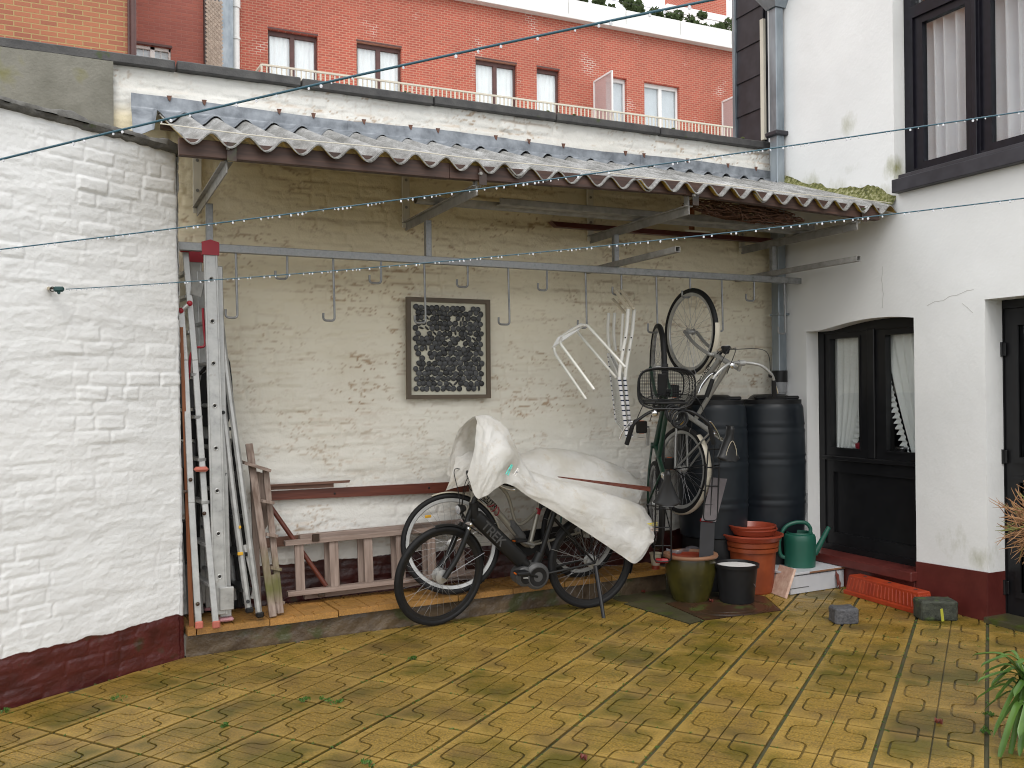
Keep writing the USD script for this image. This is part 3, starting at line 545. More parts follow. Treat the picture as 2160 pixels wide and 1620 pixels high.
# mossy mortar fillet where the shed roof meets the house
mk('moss_fillet', {'g': ('geometry', {}), 'n': ('noise_texture', {'scale': 38, 'detail': 5, 'roughness': .7}), 'r': ('rgb_ramp', {'ramp': [(.36, (.035, .04, .008)), (.5, (.13, .135, .035)), (.62, (.30, .29, .16)), (.8, (.62, .61, .54))]}), 'b': ('bump', {'strength': .8, 'distance': .008}), 'p': ('principled_bsdf', {'roughness': .9})},
   [('g.position', 'n.vector'), ('n.fac', 'r.fac'), ('r.color', 'p.base_color'), ('n.fac', 'b.height'), ('b.normal', 'p.normal')], 'p.BSDF')
P = np.zeros((90, 7, 3))
for a in range(90):
    y = 5.08 + 1.36 * a / 89; zr = 2.965 + (y - 5.05) * .3406; hh_ = .02 + .07 * meshkit.fbm([y * 7, 2., 1.], 3) + .05 * math.exp(-((y - 5.3) / .25) ** 2)
    for b in range(7): P[a, b] = (XH - .002 - .045 * (1 - b / 6) ** 1.6 + .004 * meshkit.noise([a * .7, b, 3.]), y, zr + .01 + hh_ * b / 6)
part('mortar_fillet', grid_mesh(P), 'moss_fillet', hs)
# downpipe in the corner
dp = thing('downpipe', 'square grey zinc downpipe in the corner running into a plastic elbow', 'downpipe', (XH - .07, 6.33, 1.5))
part('pipe', MB().bar((XH - .06, 6.315, 1.72), (XH - .06, 6.315, 4.93), .095, .085, (1, 0, 0), ch=.006), 'zinc', dp)
part('hopper', hull([(XH - .06 + sx * a, 6.315 + sy * a, z) for a, z in ((.06, 4.93), (.13, 5.05), (.13, 5.3)) for sx in (-1, 1) for sy in (-1, 1)]), 'zinc', dp, smooth=False)
part('lead_collar', MB().box((XH - .06, 6.315, 3.83), (.15, .15, .04), ch=.008), 'slate', dp)
part('collar', hull([(XH - .06 + .068 * math.cos(a), 6.315 + .068 * math.sin(a), z) for a in np.arange(12) * math.pi / 6 for z in (1.66, 1.76)]), 'black_plastic', dp)
e0 = np.array([XH - .06, 6.315, 1.66]); part('elbow', MB().cyl(e0 + [0, 0, .01], e0 - [0, 0, .09], .062, 20).tube(round_path([e0 - [0, 0, .05], e0 - [0, 0, .15], e0 + [-.02, -.16, -.20], e0 + [-.02, -.17, -.35]], .09, 7), .052, 18), 'pvc_grey', dp)
for z in (2.25, 3.0): part('bracket', MB().box((XH - .045, 6.315, z), (.13, .13, .02)), 'zinc', dp)
# ================================================================== buildings behind
def far_brick(name, c1, c2, mortar, bw_, bh, ms, ww=0.):
    mk(name, {'g': ('geometry', {}), 's': ('separate_xyz', {}), 'c': ('combine_xyz', {}), 'bt': ('brick_texture', {'color1': c1, 'color2': c2, 'mortar': mortar, 'scale': 1., 'mortar_size': ms, 'mortar_smooth': .2, 'brick_width': bw_, 'row_height': bh, 'bias': -.1}),
        'n': ('noise_texture', {'scale': .35, 'detail': 4}), 'mr': ('map_range', {'from_min': .3, 'from_max': .7, 'to_min': .86, 'to_max': 1.14}), 'x': ('mix_color', {'blend_type': 'multiply', 'fac': 1., 'use_clamp': False}),
        'n2': ('noise_texture', {'scale': 1.0, 'detail': 5}), 'm2': ('map_range', {'from_min': .6, 'from_max': .7, 'to_max': ww, 'clamp': True}), 'mul': ('math', {'math_type': 'multiply'}), 'x2': ('mix_color', {'b': (.62, .55, .47)}),
        'b': ('bump', {'strength': .6, 'distance': .006, 'invert': True}), 'p': ('principled_bsdf', {'roughness': .8})},
       [('g.position', 's.vector'), ('s.x', 'c.x'), ('s.z', 'c.y'), ('c.vector', 'bt.vector'), ('g.position', 'n.vector'), ('g.position', 'n2.vector'), ('n.fac', 'mr.value'), ('bt.color', 'x.a'), ('mr.result', 'x.b'), ('n2.fac', 'm2.value'), ('m2.result', 'mul.value1'), ('bt.fac', 'mul.value2'),
        ('x.result', 'x2.a'), ('mul.value', 'x2.fac'), ('x2.result', 'p.base_color'), ('bt.fac', 'b.height'), ('b.normal', 'p.normal')], 'p.BSDF')
far_brick('red_brick', (.43, .095, .06), (.33, .072, .047), (.45, .23, .155), .21, .0745, .011, .85)
far_brick('orange_brick', (.42, .155, .08), (.31, .105, .062), (.40, .27, .12), .225, .075, .009)
far_brick('plum_brick', (.35, .11, .08), (.29, .09, .07), (.33, .13, .10), .21, .072, .008)
YB = 27.0
rb = thing('apartment_building', 'long red brick apartment block with white parapet and cream balcony railing', 'building', (12, YB, 0))
wins = [(5.046, 6.489, 12.11, 0, 2), (7.664, 9.08, 12.15, 0, 2), (11.544, 12.999, 12.21, 0, 2), (13.724, 14.571, 12.23, 0, 1), (16.364, 17.198, 12.31, 1, 1), (17.915, 19.389, 12.32, 1, 2), (22.05, 22.9, 12.35, 1, 1)]
face = sbox(3.6, 0, 34, 14.0).difference(unary_union([sbox(a, 9.75, b, z) for a, b, z, *_ in wins]))
part('wall', poly3(face, (0, YB, 0), (1, 0, 0), (0, 0, 1), -.3), 'red_brick', rb, smooth=False)
part('rear_block', MB().box((18.8, YB + 4.2, 6.9), (30.4, 7.7, 13.7)), 'plum_brick', rb, smooth=False)
for a, b, z, white, n in wins:
    fm = 'white_frame' if white else 'brown_frame'; w = node('window', rb); t = .065; mb = MB()
    for x0, x1 in ((a, a + t), (b - t, b)) + (((((a + b) / 2) - .07, (a + b) / 2 + .07),) if n == 2 else ()): mb.box(((x0 + x1) / 2, YB + .16, (9.75 + z) / 2), (x1 - x0, .08, z - 9.75), ch=.01)
    mb.box(((a + b) / 2, YB + .165, z - .06), (b - a, .08, .14), ch=.01); part('frame', mb, fm, w)
    for k in range(n):
        x0, x1 = (a + t, b - t) if n == 1 else ((a + t, (a + b) / 2 - .07), ((a + b) / 2 + .07, b - t))[k]
        part('pane', MB().box(((x0 + x1) / 2, YB + .18, (9.75 + z) / 2), (x1 - x0, .01, z - 9.75), ch=.001), 'pane', w, smooth=False)
        if white: part('blind', MB().box(((x0 + x1) / 2, YB + .24, (9.75 + z) / 2), (x1 - x0 + .05, .01, z - 9.75), ch=.001), 'blind', w, smooth=False)
        else:
            P = np.array([[(x, YB + .22 + .012 * math.sin(x * 40), zz) for zz in (9.75, z)] for x in np.linspace(x0 - .02, x1 + .02, 70)]); part('net_curtain', grid_mesh(P), 'net_curtain', w, smooth=True)
    part('lintel', MB().box(((a + b) / 2, YB + .03, z + .035), (b - a + .02, .08, .05), ch=.005), 'brown_frame' if not white else 'red_brick', w)
    part('jamb_back', MB().box(((a + b) / 2, YB + .9, (9.75 + z) / 2), (b - a + .1, .02, z - 9.6)), 'interior', w, smooth=False)
for k in range(14):
    x = 3.6 + 2.25 * k; part('parapet_panel', MB().box((x + 1.12, YB - .06, 14.32), (2.23, .22, .60), ch=.015), 'parapet_white', rb)
part('parapet_ledge', MB().box((18.8, YB - .10, 14.0), (30.4, .34, .13), ch=.01), 'parapet_white', rb)
slab_y = YB - 1.35
part('balcony_slab', MB().box((19, YB - .7, 9.62), (29, 1.4, .2)), 'parapet_white', rb)
part('handrail', MB().bar((4.62, slab_y, 10.57), (33, slab_y, 10.76), .05, .05).bar((4.62, slab_y, 10.57), (4.55, YB, 10.57), .05, .05), 'rail_cream', rb)
part('bottom_rail', MB().bar((4.62, slab_y, 9.80), (33, slab_y, 9.9), .04, .03), 'rail_cream', rb)
x = 4.62; k = 0
while x < 26:
    part('baluster', MB().bar((x, slab_y, 9.8), (x, slab_y, 10.57 + .0067 * (x - 4.62)), .035 if k % 6 else .05, .025, (0, 1, 0)), 'rail_cream', rb, smooth=False); x += .135 * (1 + 0 * k); k += 1
for px, pt, pb in ((1241, 165, 240), (1512, 203, 275)):
    x = onY(px + 12, pt, YB - .1)[0]; w = node('balcony_screen', rb); ya, yb = YB - .1, YB - 1.25
    part('frame', MB().bar((x, yb, 9.75), (x, yb, 12.02), .06, .05).bar((x, ya, 9.75), (x, ya, 12.02), .05, .05).bar((x, ya, 12.0), (x, yb, 12.0), .05, .06), 'white_frame', w)
    part('pane', MB().box((x, (ya + yb) / 2, 10.9), (.012, abs(yb - ya), 2.2), ch=.001), 'frosted', w, smooth=False)
pz = onY(497, 0, YB - .12)
part('drainpipe', MB().cyl((pz[0], YB - .12, 0), (pz[0], YB - .12, 12.5), .105, 16).cyl((pz[0], YB - .12, 11.6), (pz[0], YB - .12, 11.66), .125, 16).cyl((pz[0], YB - .12, 12.5), (pz[0], YB - .12, 12.85), .13, 16), 'white_plastic', rb)
part('zinc_corner', MB().box((3.84, YB - .2, 8), (.34, .5, 16)), 'zinc', rb)
ch_ = thing('chimney_stack', 'pale red brick stack on the roof above the parapet', 'chimney', (24.5, YB + 6, 15))
a = onY(1443, 0, YB + 5); b = onY(1533, 38, YB + 5); part('brick_stack', MB().box(((a[0] + b[0]) / 2, YB + 5.7, b[2] + 2), (b[0] - a[0], 1.4, 4), ch=.01), 'red_brick', ch_, smooth=False)
part('roof_base', MB().box(((a[0] + b[0]) / 2 + 3, YB + 6, b[2] / 2 + 7), (b[0] - a[0] + 8, 2.4, b[2] - 14), ch=.01), 'parapet_white', ch_, smooth=False)
# hedge plants on the roof
mk('far_leaf', {'oi': ('geometry', {}), 'r': ('rgb_ramp', {'ramp': [(0, (.08, .11, .05)), (.6, (.15, .17, .09)), (1, (.26, .2, .11))]}), 'd': ('diffuse_bsdf', {}), 't': ('translucent_bsdf', {}), 'm': ('mix_closure', {'fac': .3})},
   [('oi.random_per_island', 'r.fac'), ('r.color', 'd.color'), ('r.color', 't.color'), ('d.BSDF', 'm.closure1'), ('t.BSDF', 'm.closure2')], 'm.closure')
def leaf_cloud(c, sz, n, size, seed, sub=5):
    r = np.random.default_rng(seed); cc = r.normal(0, .42, (sub, 3)) * sz; cr = r.uniform(.45, .8, sub)
    k = r.integers(0, sub, n); d = r.normal(size=(n, 3)); d /= np.linalg.norm(d, axis=1, keepdims=True); p = cc[k] + d * (r.uniform(.3, 1, n) ** .5)[:, None] * cr[k][:, None] * sz * .6
    a = r.normal(size=(n, 3)); a /= np.linalg.norm(a, axis=1, keepdims=True); b = np.cross(a, r.normal(size=(n, 3))); b /= np.linalg.norm(b, axis=1, keepdims=True); s = size * r.uniform(.6, 1.3, n)[:, None]
    v = np.stack([p - a * s, p + b * s * .5, p + a * s, p - b * s * .5], 1).reshape(-1, 3) + c; i = np.arange(n) * 4; f = np.vstack([np.stack([i, i + 1, i + 2], 1), np.stack([i, i + 2, i + 3], 1)])
    return trimesh.Trimesh(v, f, process=False)
ORD = ('first', 'second', 'third', 'fourth', 'fifth', 'sixth', 'seventh', 'eighth', 'ninth', 'tenth', 'eleventh', 'last')
shr = [(1165, 12, 'left end of the row'), (1225, 12, 0), (1266, 18, 0), (1294, 24, 0), (1325, 32, 0), (1350, 38, 0), (1388, 46, 0), (1413, 50, 0), (1448, 56, 0), (1482, 60, 0), (1512, 64, 0), (1545, 70, 0)]
for k, (px, py, _) in enumerate(shr):
    p = onY(px, py, YB + .7); p[2] = 14.9; w = .62 if k not in (3, 2) else .5
    s_ = thing('roof_shrub', ORD[k] + ' green shrub from the left in the row behind the white roof parapet', 'shrub', tuple(p), group='shrubs along the roof parapet')
    part('foliage', leaf_cloud(p + [0, 0, .1], np.array([w, .35, .42 + .1 * (k % 3)]), 500, .09, k), 'far_leaf', s_, smooth=False, kind='stuff'); part('stem', MB().cyl(p - [0, 0, .9], p + [0, 0, .1], .05, 6), 'brown_frame', s_)
# orange brick building and its neighbour
ob = thing('orange_brick_building', 'windowless orange brick gable wall at the top left corner', 'building', (-4, 15, 0))
part('wall', MB().box((-5.24, 17.5, 6), (12.0, 5, 12), ch=.01), 'orange_brick', ob, smooth=False)
part('corner_pipe', MB().cyl((.80, 14.95, 0), (.80, 14.95, 12), .045, 12).cyl((.74, 14.95, 0), (.74, 14.95, 12), .02, 8), 'brown_frame', ob)
pb = thing('plum_brick_building', 'dark red brick house with small white window and slate hung gable', 'building', (1.8, 20, 0))
f2 = sbox(-2, 0, 2.42, 13).difference(sbox(1.087, 7.6, 1.785, 8.66))
part('wall', poly3(f2, (0, 20, 0), (1, 0, 0), (0, 0, 1), -.3), 'plum_brick', pb, smooth=False)
w = node('window', pb); mb = MB()
for x in (1.10, 1.435, 1.77): mb.box((x, 20.08, 8.13), (.055 if x != 1.435 else .09, .05, 1.06))
mb.box((1.436, 20.08, 8.63), (.69, .05, .06)); mb.box((1.27, 20.09, 8.1), (.012, .02, 1)); mb.box((1.6, 20.09, 8.1), (.012, .02, 1)); part('frame', mb, 'white_frame', w)
part('pane', MB().box((1.436, 20.1, 8.13), (.66, .008, 1.0), ch=.001), 'pane', w, smooth=False); part('blind', MB().box((1.436, 20.16, 8.13), (.7, .01, 1.06), ch=.001), 'blind', w, smooth=False)
part('lintel', MB().box((1.436, 19.99, 8.69), (.74, .03, .05)), 'brown_frame', w)
part('chimney_breast', MB().box((2.58, 20.1, 6.5), (.30, .5, 13)), 'grey_plastic', pb)
pm('hung_slate', (.30, .24, .19), .8, col2=(.42, .35, .29), vs=30, objrand=.15)
k = 0
for r_ in range(44):
    for c_ in range(4):
        z = 7.9 + r_ * .042; x = 2.475 + c_ * .08 + (.04 if r_ % 2 else 0)
        part('hung_slate', hull([(x + dx, 19.83 + dy - .01 * (dz < 0), z + dz) for dx, dz in ((-.041, 0), (.041, 0), (0, -.05), (0, .05)) for dy in (0, .012)]), 'hung_slate', pb, smooth=False)
# ================================================================== lean-to roof with hook rail
lt = thing('lean_to', 'corrugated fibre cement shed roof on steel brackets with a rail of bicycle hooks', 'shed roof', (3, 5.7, 2.5))
mk('fibre_cement', {'g': ('geometry', {}), 's': ('separate_xyz', {}), 'mz': ('map_range', {'from_min': -.6, 'from_max': -.4, 'clamp': True}), 'n': ('noise_texture', {'scale': 5, 'detail': 6, 'roughness': .65}), 'mp': ('mapping', {'scale': (3, .6, 1)}),
    'r': ('rgb_ramp', {'ramp': [(.32, (.12, .118, .108)), (.5, (.235, .232, .222)), (.68, (.38, .38, .372))]}), 'n2': ('noise_texture', {'scale': 7, 'detail': 4}), 'r2': ('rgb_ramp', {'ramp': [(.35, (.20, .12, .02)), (.55, (.42, .28, .04)), (.7, (.45, .34, .10))]}),
    'x': ('mix_color', {}), 'nb': ('noise_texture', {'scale': 75, 'detail': 4, 'roughness': .7}), 'sp': ('map_range', {'from_min': .35, 'from_max': .65, 'to_min': .55, 'to_max': 1.35}), 'xs': ('mix_color', {'blend_type': 'multiply', 'fac': 1., 'use_clamp': False}), 'b': ('bump', {'strength': .5, 'distance': .003}), 'p': ('principled_bsdf', {'roughness': .55})},
   [('g.true_normal', 's.vector'), ('s.z', 'mz.value'), ('g.position', 'mp.vector'), ('mp.vector', 'n.vector'), ('n.fac', 'r.fac'), ('g.position', 'n2.vector'), ('n2.fac', 'r2.fac'), ('mz.result', 'x.fac'), ('r2.color', 'x.a'), ('r.color', 'x.b'), ('nb.fac', 'sp.value'), ('x.result', 'xs.a'), ('sp.result', 'xs.b'), ('xs.result', 'p.base_color'), ('g.position', 'nb.vector'), ('nb.fac', 'b.height'), ('b.normal', 'p.normal')], 'p.BSDF')
def wood(name, c1, c2, rough=.6, ax='x', sc=1.):
    st_ = {'x': (1.2 * sc, 22 * sc, 22 * sc), 'z': (22 * sc, 22 * sc, 1.2 * sc)}[ax]
    pm(name, c1, rough, col2=c2, vs=2.2, bump=.35, bs=5, bd=.003, stretch=st_, detail=6)
wood('fascia_wood', (.026, .012, .008), (.08, .038, .025)); wood('red_wood', (.075, .016, .009), (.14, .035, .018), .42); wood('grey_wood', (.17, .12, .095), (.34, .26, .22), .75); wood('grey_wood_z', (.17, .12, .095), (.34, .26, .22), .75, 'z')
wood('orange_wood', (.15, .042, .012), (.25, .085, .026), .6, 'z'); wood('brown_wood', (.10, .045, .028), (.18, .09, .06), .6)
RY0, RY1, RZ0, RZ1 = 5.05, 6.43, 2.934, 3.42; WL, AMP = .1885, .034
def rz(y): return RZ0 + (RZ1 - RZ0) * (y - RY0) / (RY1 - RY0)
def wave(x): return AMP * math.cos(2 * math.pi * (x - .555) / WL + math.pi)
x0 = .49; k = 0
while x0 < 5.55:
    x1 = min(x0 + 1.09, 5.615); nx = int((x1 - x0) / .0118) + 1; xs_ = np.linspace(x0, x1, nx); r = random.Random(k); lift = .008 * (k % 2) + .001; sk = r.uniform(-.006, .006)
    P = np.zeros((nx, 12, 3))
    for a, x in enumerate(xs_):
        for b in range(12):
            y = RY0 + r.uniform(0, .0) + (RY1 - RY0) * b / 11; P[a, b] = (x + sk * b / 11, y + .012 * ((k * 7) % 3 - 1) * (b == 0), rz(y) + wave(x) + lift + .003 * (meshkit.noise([x * 9, y * 2, k]) - .5))
    part('roof_sheet', grid_mesh(P, .0075), 'fibre_cement', lt, smooth=40); x0 += .9425; k += 1
part('edge_wire', tube([(x, RY0 + .045 + .006 * math.sin(x * 2), rz(RY0 + .045) + AMP + .014 + .004 * math.sin(x * 5)) for x in np.linspace(.40, 5.6, 60)], .003, 6), 'rail_cream', lt)
part('fascia_beam', MB().bar((.49, 5.11, 2.892), (2.0, 5.11, 2.905), .05, .09).bar((2.002, 5.11, 2.905), (3.70, 5.11, 2.950), .05, .085).bar((3.703, 5.11, 2.950), (5.46, 5.11, 2.905), .052, .09), 'fascia_wood', lt)
part('purlin', MB().bar((.5, 6.35, 3.34), (5.6, 6.35, 3.34), .05, .06), 'fascia_wood', lt)
BX = (.735, 2.19, 3.745, 5.27)
for x in BX:
    nd = node('bracket', lt)
    part('arm', MB().box((x, 5.78, 2.838), (.06, 1.33, .007), ch=.001).box((x + .0, 5.78, 2.808), (.008, 1.33, .055), ch=.001).bar((x, 5.145, 2.80), (x, 5.145, 2.93), .05, .012, (1, 0, 0)), 'galv_dull', nd)
    part('wall_plate', MB().box((x, YW - .03, 3.02), (.055, .02, .44), ch=.002), 'rail_cream', nd)
    part('bolt', MB().cyl((x, YW - .045, 3.15), (x, YW - .03, 3.15), .011, 8).cyl((x, YW - .045, 2.95), (x, YW - .03, 2.95), .011, 8).cyl((x, 5.07, 2.90), (x, 5.05, 2.90), .01, 8), 'galv_dull', nd)
    part('strap', MB().box((x + .02, 5.07, 2.885), (.05, .006, .10), ch=.001), 'rusty_iron', nd)
HB = 6.02
part('hook_rail', MB().bar((.2, HB, 2.511), (5.535, HB, 2.508), .045, .05), 'galv', lt)
for x in (.757, 2.205, 3.72, 5.25): part('rail_post', MB().bar((x, HB, 2.535), (x, HB, 2.785), .042, .042, (0, 1, 0)), 'galv', lt)
def hollow(a, b, w, t=.004):
    a, b = np.asarray(a, float), np.asarray(b, float); d, s, u = frame(b - a); m_ = MB()
    for v in (s, -s): m_.bar(a + v * (w - t) / 2, b + v * (w - t) / 2, t, w, ch=.0005)
    for v in (u, -u): m_.bar(a + v * (w - t) / 2, b + v * (w - t) / 2, w - 2 * t, t, ch=.0005)
    return m_
for x, y in ((3.71, 5.20), (5.22, 5.06)): part('hanging_bar', hollow((x, 6.45, 2.556), (x, y, 2.556), .04), 'galv_dull', lt)
HK = [(501, 671, 476, 652), (606, 589, 581, 571), (706, 677, 682, 660), (804, 598, 779.5, 580), (898, 682, 875, 665), (987, 606, 964, 589), (1075, 685, 1052, 669), (1154, 613, 1135, 597), (1238, 692, 1219, 675), (1311, 622, 1292, 605), (1387, 702, 1367, 682), (1456, 628, 1439, 613), (1525, 699, 1508, 686), (1591, 635, 1574, 620), (1657, 704, 1642, 689)]
HOOKS = []
for x, yb, tx, ty in HK:
    b = onY(x, yb, HB); t = onY(tx, ty, HB); tl = b[0] - .008 * (b[2] < 2.25); HOOKS.append((b, t))
    part('hook', tube(round_path([(tl, HB, 2.49), b, (t[0], HB + .005, b[2] + .002), t], .026, 6), .0078, 8), 'galv', lt)
# lead flashing dressed over the corrugations
fx = [.33, 1.78, 3.02, 4.25, 5.60]
for k in range(4):
    a, b = fx[k] - (.02 if k else 0), fx[k + 1]; nx = int((b - a) / .018); P = np.zeros((nx, 12, 3))
    for i in range(nx):
        x = a + (b - a) * i / (nx - 1)
        for j in range(12):
            t = j / 11; top = 3.545 + .008 * math.sin(x * 3)
            if t < .55: y, z = YW - .022 - .004 * meshkit.noise([x * 9, t * 6, 1]), top - (top - 3.455) * t / .55
            else:
                q = (t - .55) / .45; y = YW - .025 - .165 * q; base = 3.455 - .10 * q; und = rz(y) + wave(x) + .012 + .004 * k % 2; z = base * (1 - q) + und * q if x > .46 else base - .09 * q * q + .02 * math.sin(x * 30) * q
                z = max(z, rz(y) + wave(x) + .013) if x > .46 else z
            P[i, j] = (x, y - .004 * (k % 2), z + .003 * (meshkit.noise([x * 15, t * 5, 4]) - .5))
    part('flashing', grid_mesh(P, .003), 'lead', lt, smooth=60)
pm('rust_clip', (.13, .06, .04), .8)
mb = MB()
for k in range(15):
    x = .45 + k * .355 + rng.uniform(-.14, .14); mb.add(hull([(x + dx, YW - .028 + dy, 3.548 + dz) for dx, dz in ((-.016, .012), (.016, .014), (.004, -.025), (-.008, -.012)) for dy in (0, -.008)]))
part('wall_wedge', mb, 'rust_clip', lt, smooth=False, kind='stuff')

# ---- things stored under the roof
a, b = onZ(877, 421, 2.875), onZ(1700, 488, 2.875); b[1] = a[1] - .03; b[0] = 5.35
t_ = thing('steel_gutter', 'long grey metal channel lying across the shed roof brackets', 'gutter', tuple(a))
P = np.array([[p + np.array([0, .045 * math.cos(th), .045 * math.sin(th) + .02]) for th in np.linspace(math.pi, 2 * math.pi, 10)] for p in (a + (b - a) * q for q in np.linspace(0, 1, 6))]); part('channel', grid_mesh(P, .003), 'galv_dull', t_, smooth=60)
a2 = a + [.55, -.10, -.01]; t_ = thing('steel_profile', 'second grey metal profile lying beside the long channel under the roof', 'metal profile', tuple(a2))
part('profile', MB().bar(a2, b + [0, -.10, -.01], .07, .006).bar(a2 + [0, -.033, .02], b + [0, -.133, .01], .005, .045), 'galv_dull', t_)
a, b = onY(1172, 474, 6.36), onY(1640, 510, 6.36); t_ = thing('red_channel', 'dark red metal rail end lying on the brackets against the wall', 'metal rail', tuple(a))
part('rail', MB().bar(a, b, .06, .04).add(hull([a + [0, dy, dz] for dy in (-.03, .03) for dz in (-.02, .02)] + [a + [-.05, dy, .02] for dy in (-.03, .03)])), 'maroon', t_)
c = onY(1572, 449, 5.38); t_ = thing('twig_bundle', 'bundle of dry brown vine twigs under the right end of the roof', 'twigs', tuple(c))
pm('twig', (.07, .03, .018), .8, col2=(.14, .065, .035), vs=30)
mb = MB(); r = random.Random(3)
for k in range(85):
    ph = r.uniform(0, 6.28); q = r.uniform(.4, 1); pts = []
    l0, l1 = sorted((r.uniform(-.52, .52), r.uniform(-.52, .52)))
    if l1 - l0 < .25: l0, l1 = l0 - .15, l0 + .25
    for l in np.linspace(max(l0, -.54), min(l1, .54), 9):
        e = math.sqrt(max(0, 1 - (l / .56) ** 2)); ph += r.uniform(-.7, .7); pts.append(c + [l, .14 * e * q * math.cos(ph), .062 * e * q * math.sin(ph) - .045 * l])
    mb.tube(pts, r.uniform(.003, .006), 5)
part('twigs', mb, 'twig', t_, kind='stuff', smooth=True)
a, b = onY(1459, 425, 6.25), onY(1459, 487, 6.25); t_ = thing('orange_batten', 'short orange wooden batten upright under the roof beside the twigs', 'batten', tuple(a)); part('batten', MB().bar(a, b, .05, .025, (1, 0, 0)), 'orange_wood', t_)
a, b = onY(1484, 452, 5.75), onY(1552, 459, 5.75); t_ = thing('white_board', 'white painted board stored under the roof behind the twigs', 'board', tuple(a)); part('board', MB().bar(a, b, .16, .022), 'white_paint', t_)
a, b = onY(1447, 486, 6.2), onY(1497, 489, 6.2); t_ = thing('white_stick', 'thin white stick below the orange batten', 'stick', tuple(a)); part('stick', MB().bar(a, b, .02, .012), 'white_paint', t_)

# ---- framed pebbles on the wall
pc = thing('pebble_picture', 'framed panel of dark flat pebbles hanging on the wall', 'picture', (2.512, YW - .03, 1.92))
pm('cream_board', (.56, .54, .44), .8, var=.06, vs=8); pm('taupe', (.095, .07, .045), .6, var=.15)
part('backing', MB().box((2.512, YW - .040, 1.921), (.64, .012, .72)), 'cream_board', pc)
X0, X1, Z0, Z1 = 2.180, 2.845, 1.547, 2.294; fr_ = sbox(X0, Z0, X1, Z1).difference(sbox(X0 + .032, Z0 + .03, X1 - .032, Z1 - .032))
part('frame', poly3(fr_, (0, YW - .035, 0), (1, 0, 0), (0, 0, 1), .03), 'taupe', pc, smooth=False)
pm('pebble', (.022, .023, .025), .5, col2=(.055, .057, .06), vs=40, objrand=.65, spots=(.16, .165, .17), sps=22, spt=.70)
r = random.Random(11); pts = []
nx_, nz_ = 13, 17
for j in range(nz_):
    for i in range(nx_): pts.append([X0 + .075 + (X1 - X0 - .15) * (i + .5 * (j % 2) * .9) / (nx_ - .55) + r.gauss(0, .0028), Z0 + .075 + (Z1 - Z0 - .15) * j / (nz_ - 1) + r.gauss(0, .0028)])
sph = trimesh.creation.icosphere(2)
for x, z in pts:
    if r.random() < .03: continue
    a, b = r.uniform(.0195, .0245), r.uniform(.0188, .0228); th = r.uniform(0, 3.14); v = np.asarray(sph.vertices) * [a, .008, b]; v = v * (1 + .12 * (meshkit.noise(v * 70 + x * 50, 3) - .5))[:, None]
    if r.random() < .06: v[:, 0] *= .35
    c_, s_ = math.cos(th), math.sin(th); v = v @ np.array([[c_, 0, s_], [0, 1, 0], [-s_, 0, c_]]) + [x, YW - .051 - r.uniform(0, .004), z]
    part('pebble', trimesh.Trimesh(v, sph.faces, process=False), 'pebble', pc, smooth=True)

# ---- boards along the wall
def board(name, label, cat, p, mat, th=.024, y=YW - .045):
    a0, a1, b0, b1 = onY(*p[0], y), onY(*p[1], y), onY(*p[2], y), onY(*p[3], y); t_ = thing(name, label, cat, tuple(a0))
    part('plank', hull([q + [0, dy, 0] for q in (a0, a1, b0, b1) for dy in (0, th)]), mat, t_, smooth=False); return t_
bd = board('wall_rail', 'long red brown board fixed along the wall at handlebar height', 'board', ((540, 1038), (540, 1057), (990, 1015), (990, 1037)), 'red_wood')
for px, py in ((706, 1041), (905, 1029)): part('screw', MB().ball(onY(px, py, YW - .046), .008, 1), 'black_steel', bd)
board('thin_board', 'thin brown board lying on top of the wall rail', 'board', ((540, 1026), (540, 1035), (704, 1018), (704, 1028)), 'brown_wood', .02, YW - .075)
board('thin_lath', 'narrow grey brown lath lying on the thin board', 'lath', ((560, 1023), (560, 1027), (739, 1013), (737, 1018)), 'brown_wood', .02, YW - .10)
board('lower_wall_board', 'dark brown board along the wall behind the lying ladder', 'board', ((520, 1140), (520, 1160), (1010, 1092), (1010, 1112)), 'brown_wood')
a, b = onY(1178, 1006, 5.92), onY(1372, 1032, 5.80); t_ = thing('brown_lath', 'brown wooden lath lying between the two bicycle covers', 'lath', tuple(a)); part('lath', hull([a + [0, 0, .004], a - [0, 0, .004], a + [0, .02, 0], b + [0, 0, .018], b - [0, 0, .018], b + [0, .03, .018], b + [0, .03, -.018]]), 'red_wood', t_, smooth=False)
a, b = onY(688, 1236, 6.30), onY(545, 1032, 6.40); t_ = thing('red_pole', 'red brown wooden pole leaning behind the wooden step ladder', 'pole', tuple(a)); part('pole', MB().cyl(a, b, .016, 12), 'red_wood', t_)

# ---- wooden ladder lying on its side along the step
wl = thing('lying_wooden_ladder', 'old grey wooden folding ladder lying on its side along the step', 'ladder', tuple(onY(605, 1250, 6.36)))
def rail2(p, q, y0, y1, w, h, mat='grey_wood'): return MB().bar(onY(*p, y0), onY(*q, y1), w, h), mat
yA, yB = 6.30, 6.37
for nm, p, q, y in (('rail', (600, 1146), (1010, 1107), yA), ('rail', (606, 1253), (1010, 1205), yA - .02), ('rear_rail', (631, 1133), (1010, 1097), yB), ('rear_rail', (641, 1258), (1010, 1213), yB - .01)):
    part(nm, MB().bar(onY(*p, y), onY(*q, y), .055, .032), 'grey_wood', wl)
for px in (630, 703, 775, 843, 908, 968):
    f_ = (px - 600) / 410.; a, b = onY(px, 1146 - 39 * f_, yA), onY(px + 4, 1253 - 48 * f_, yA - .02); part('tread', MB().bar(a, b, .02, .062, (1, 0, 0)), 'grey_wood_z', wl)
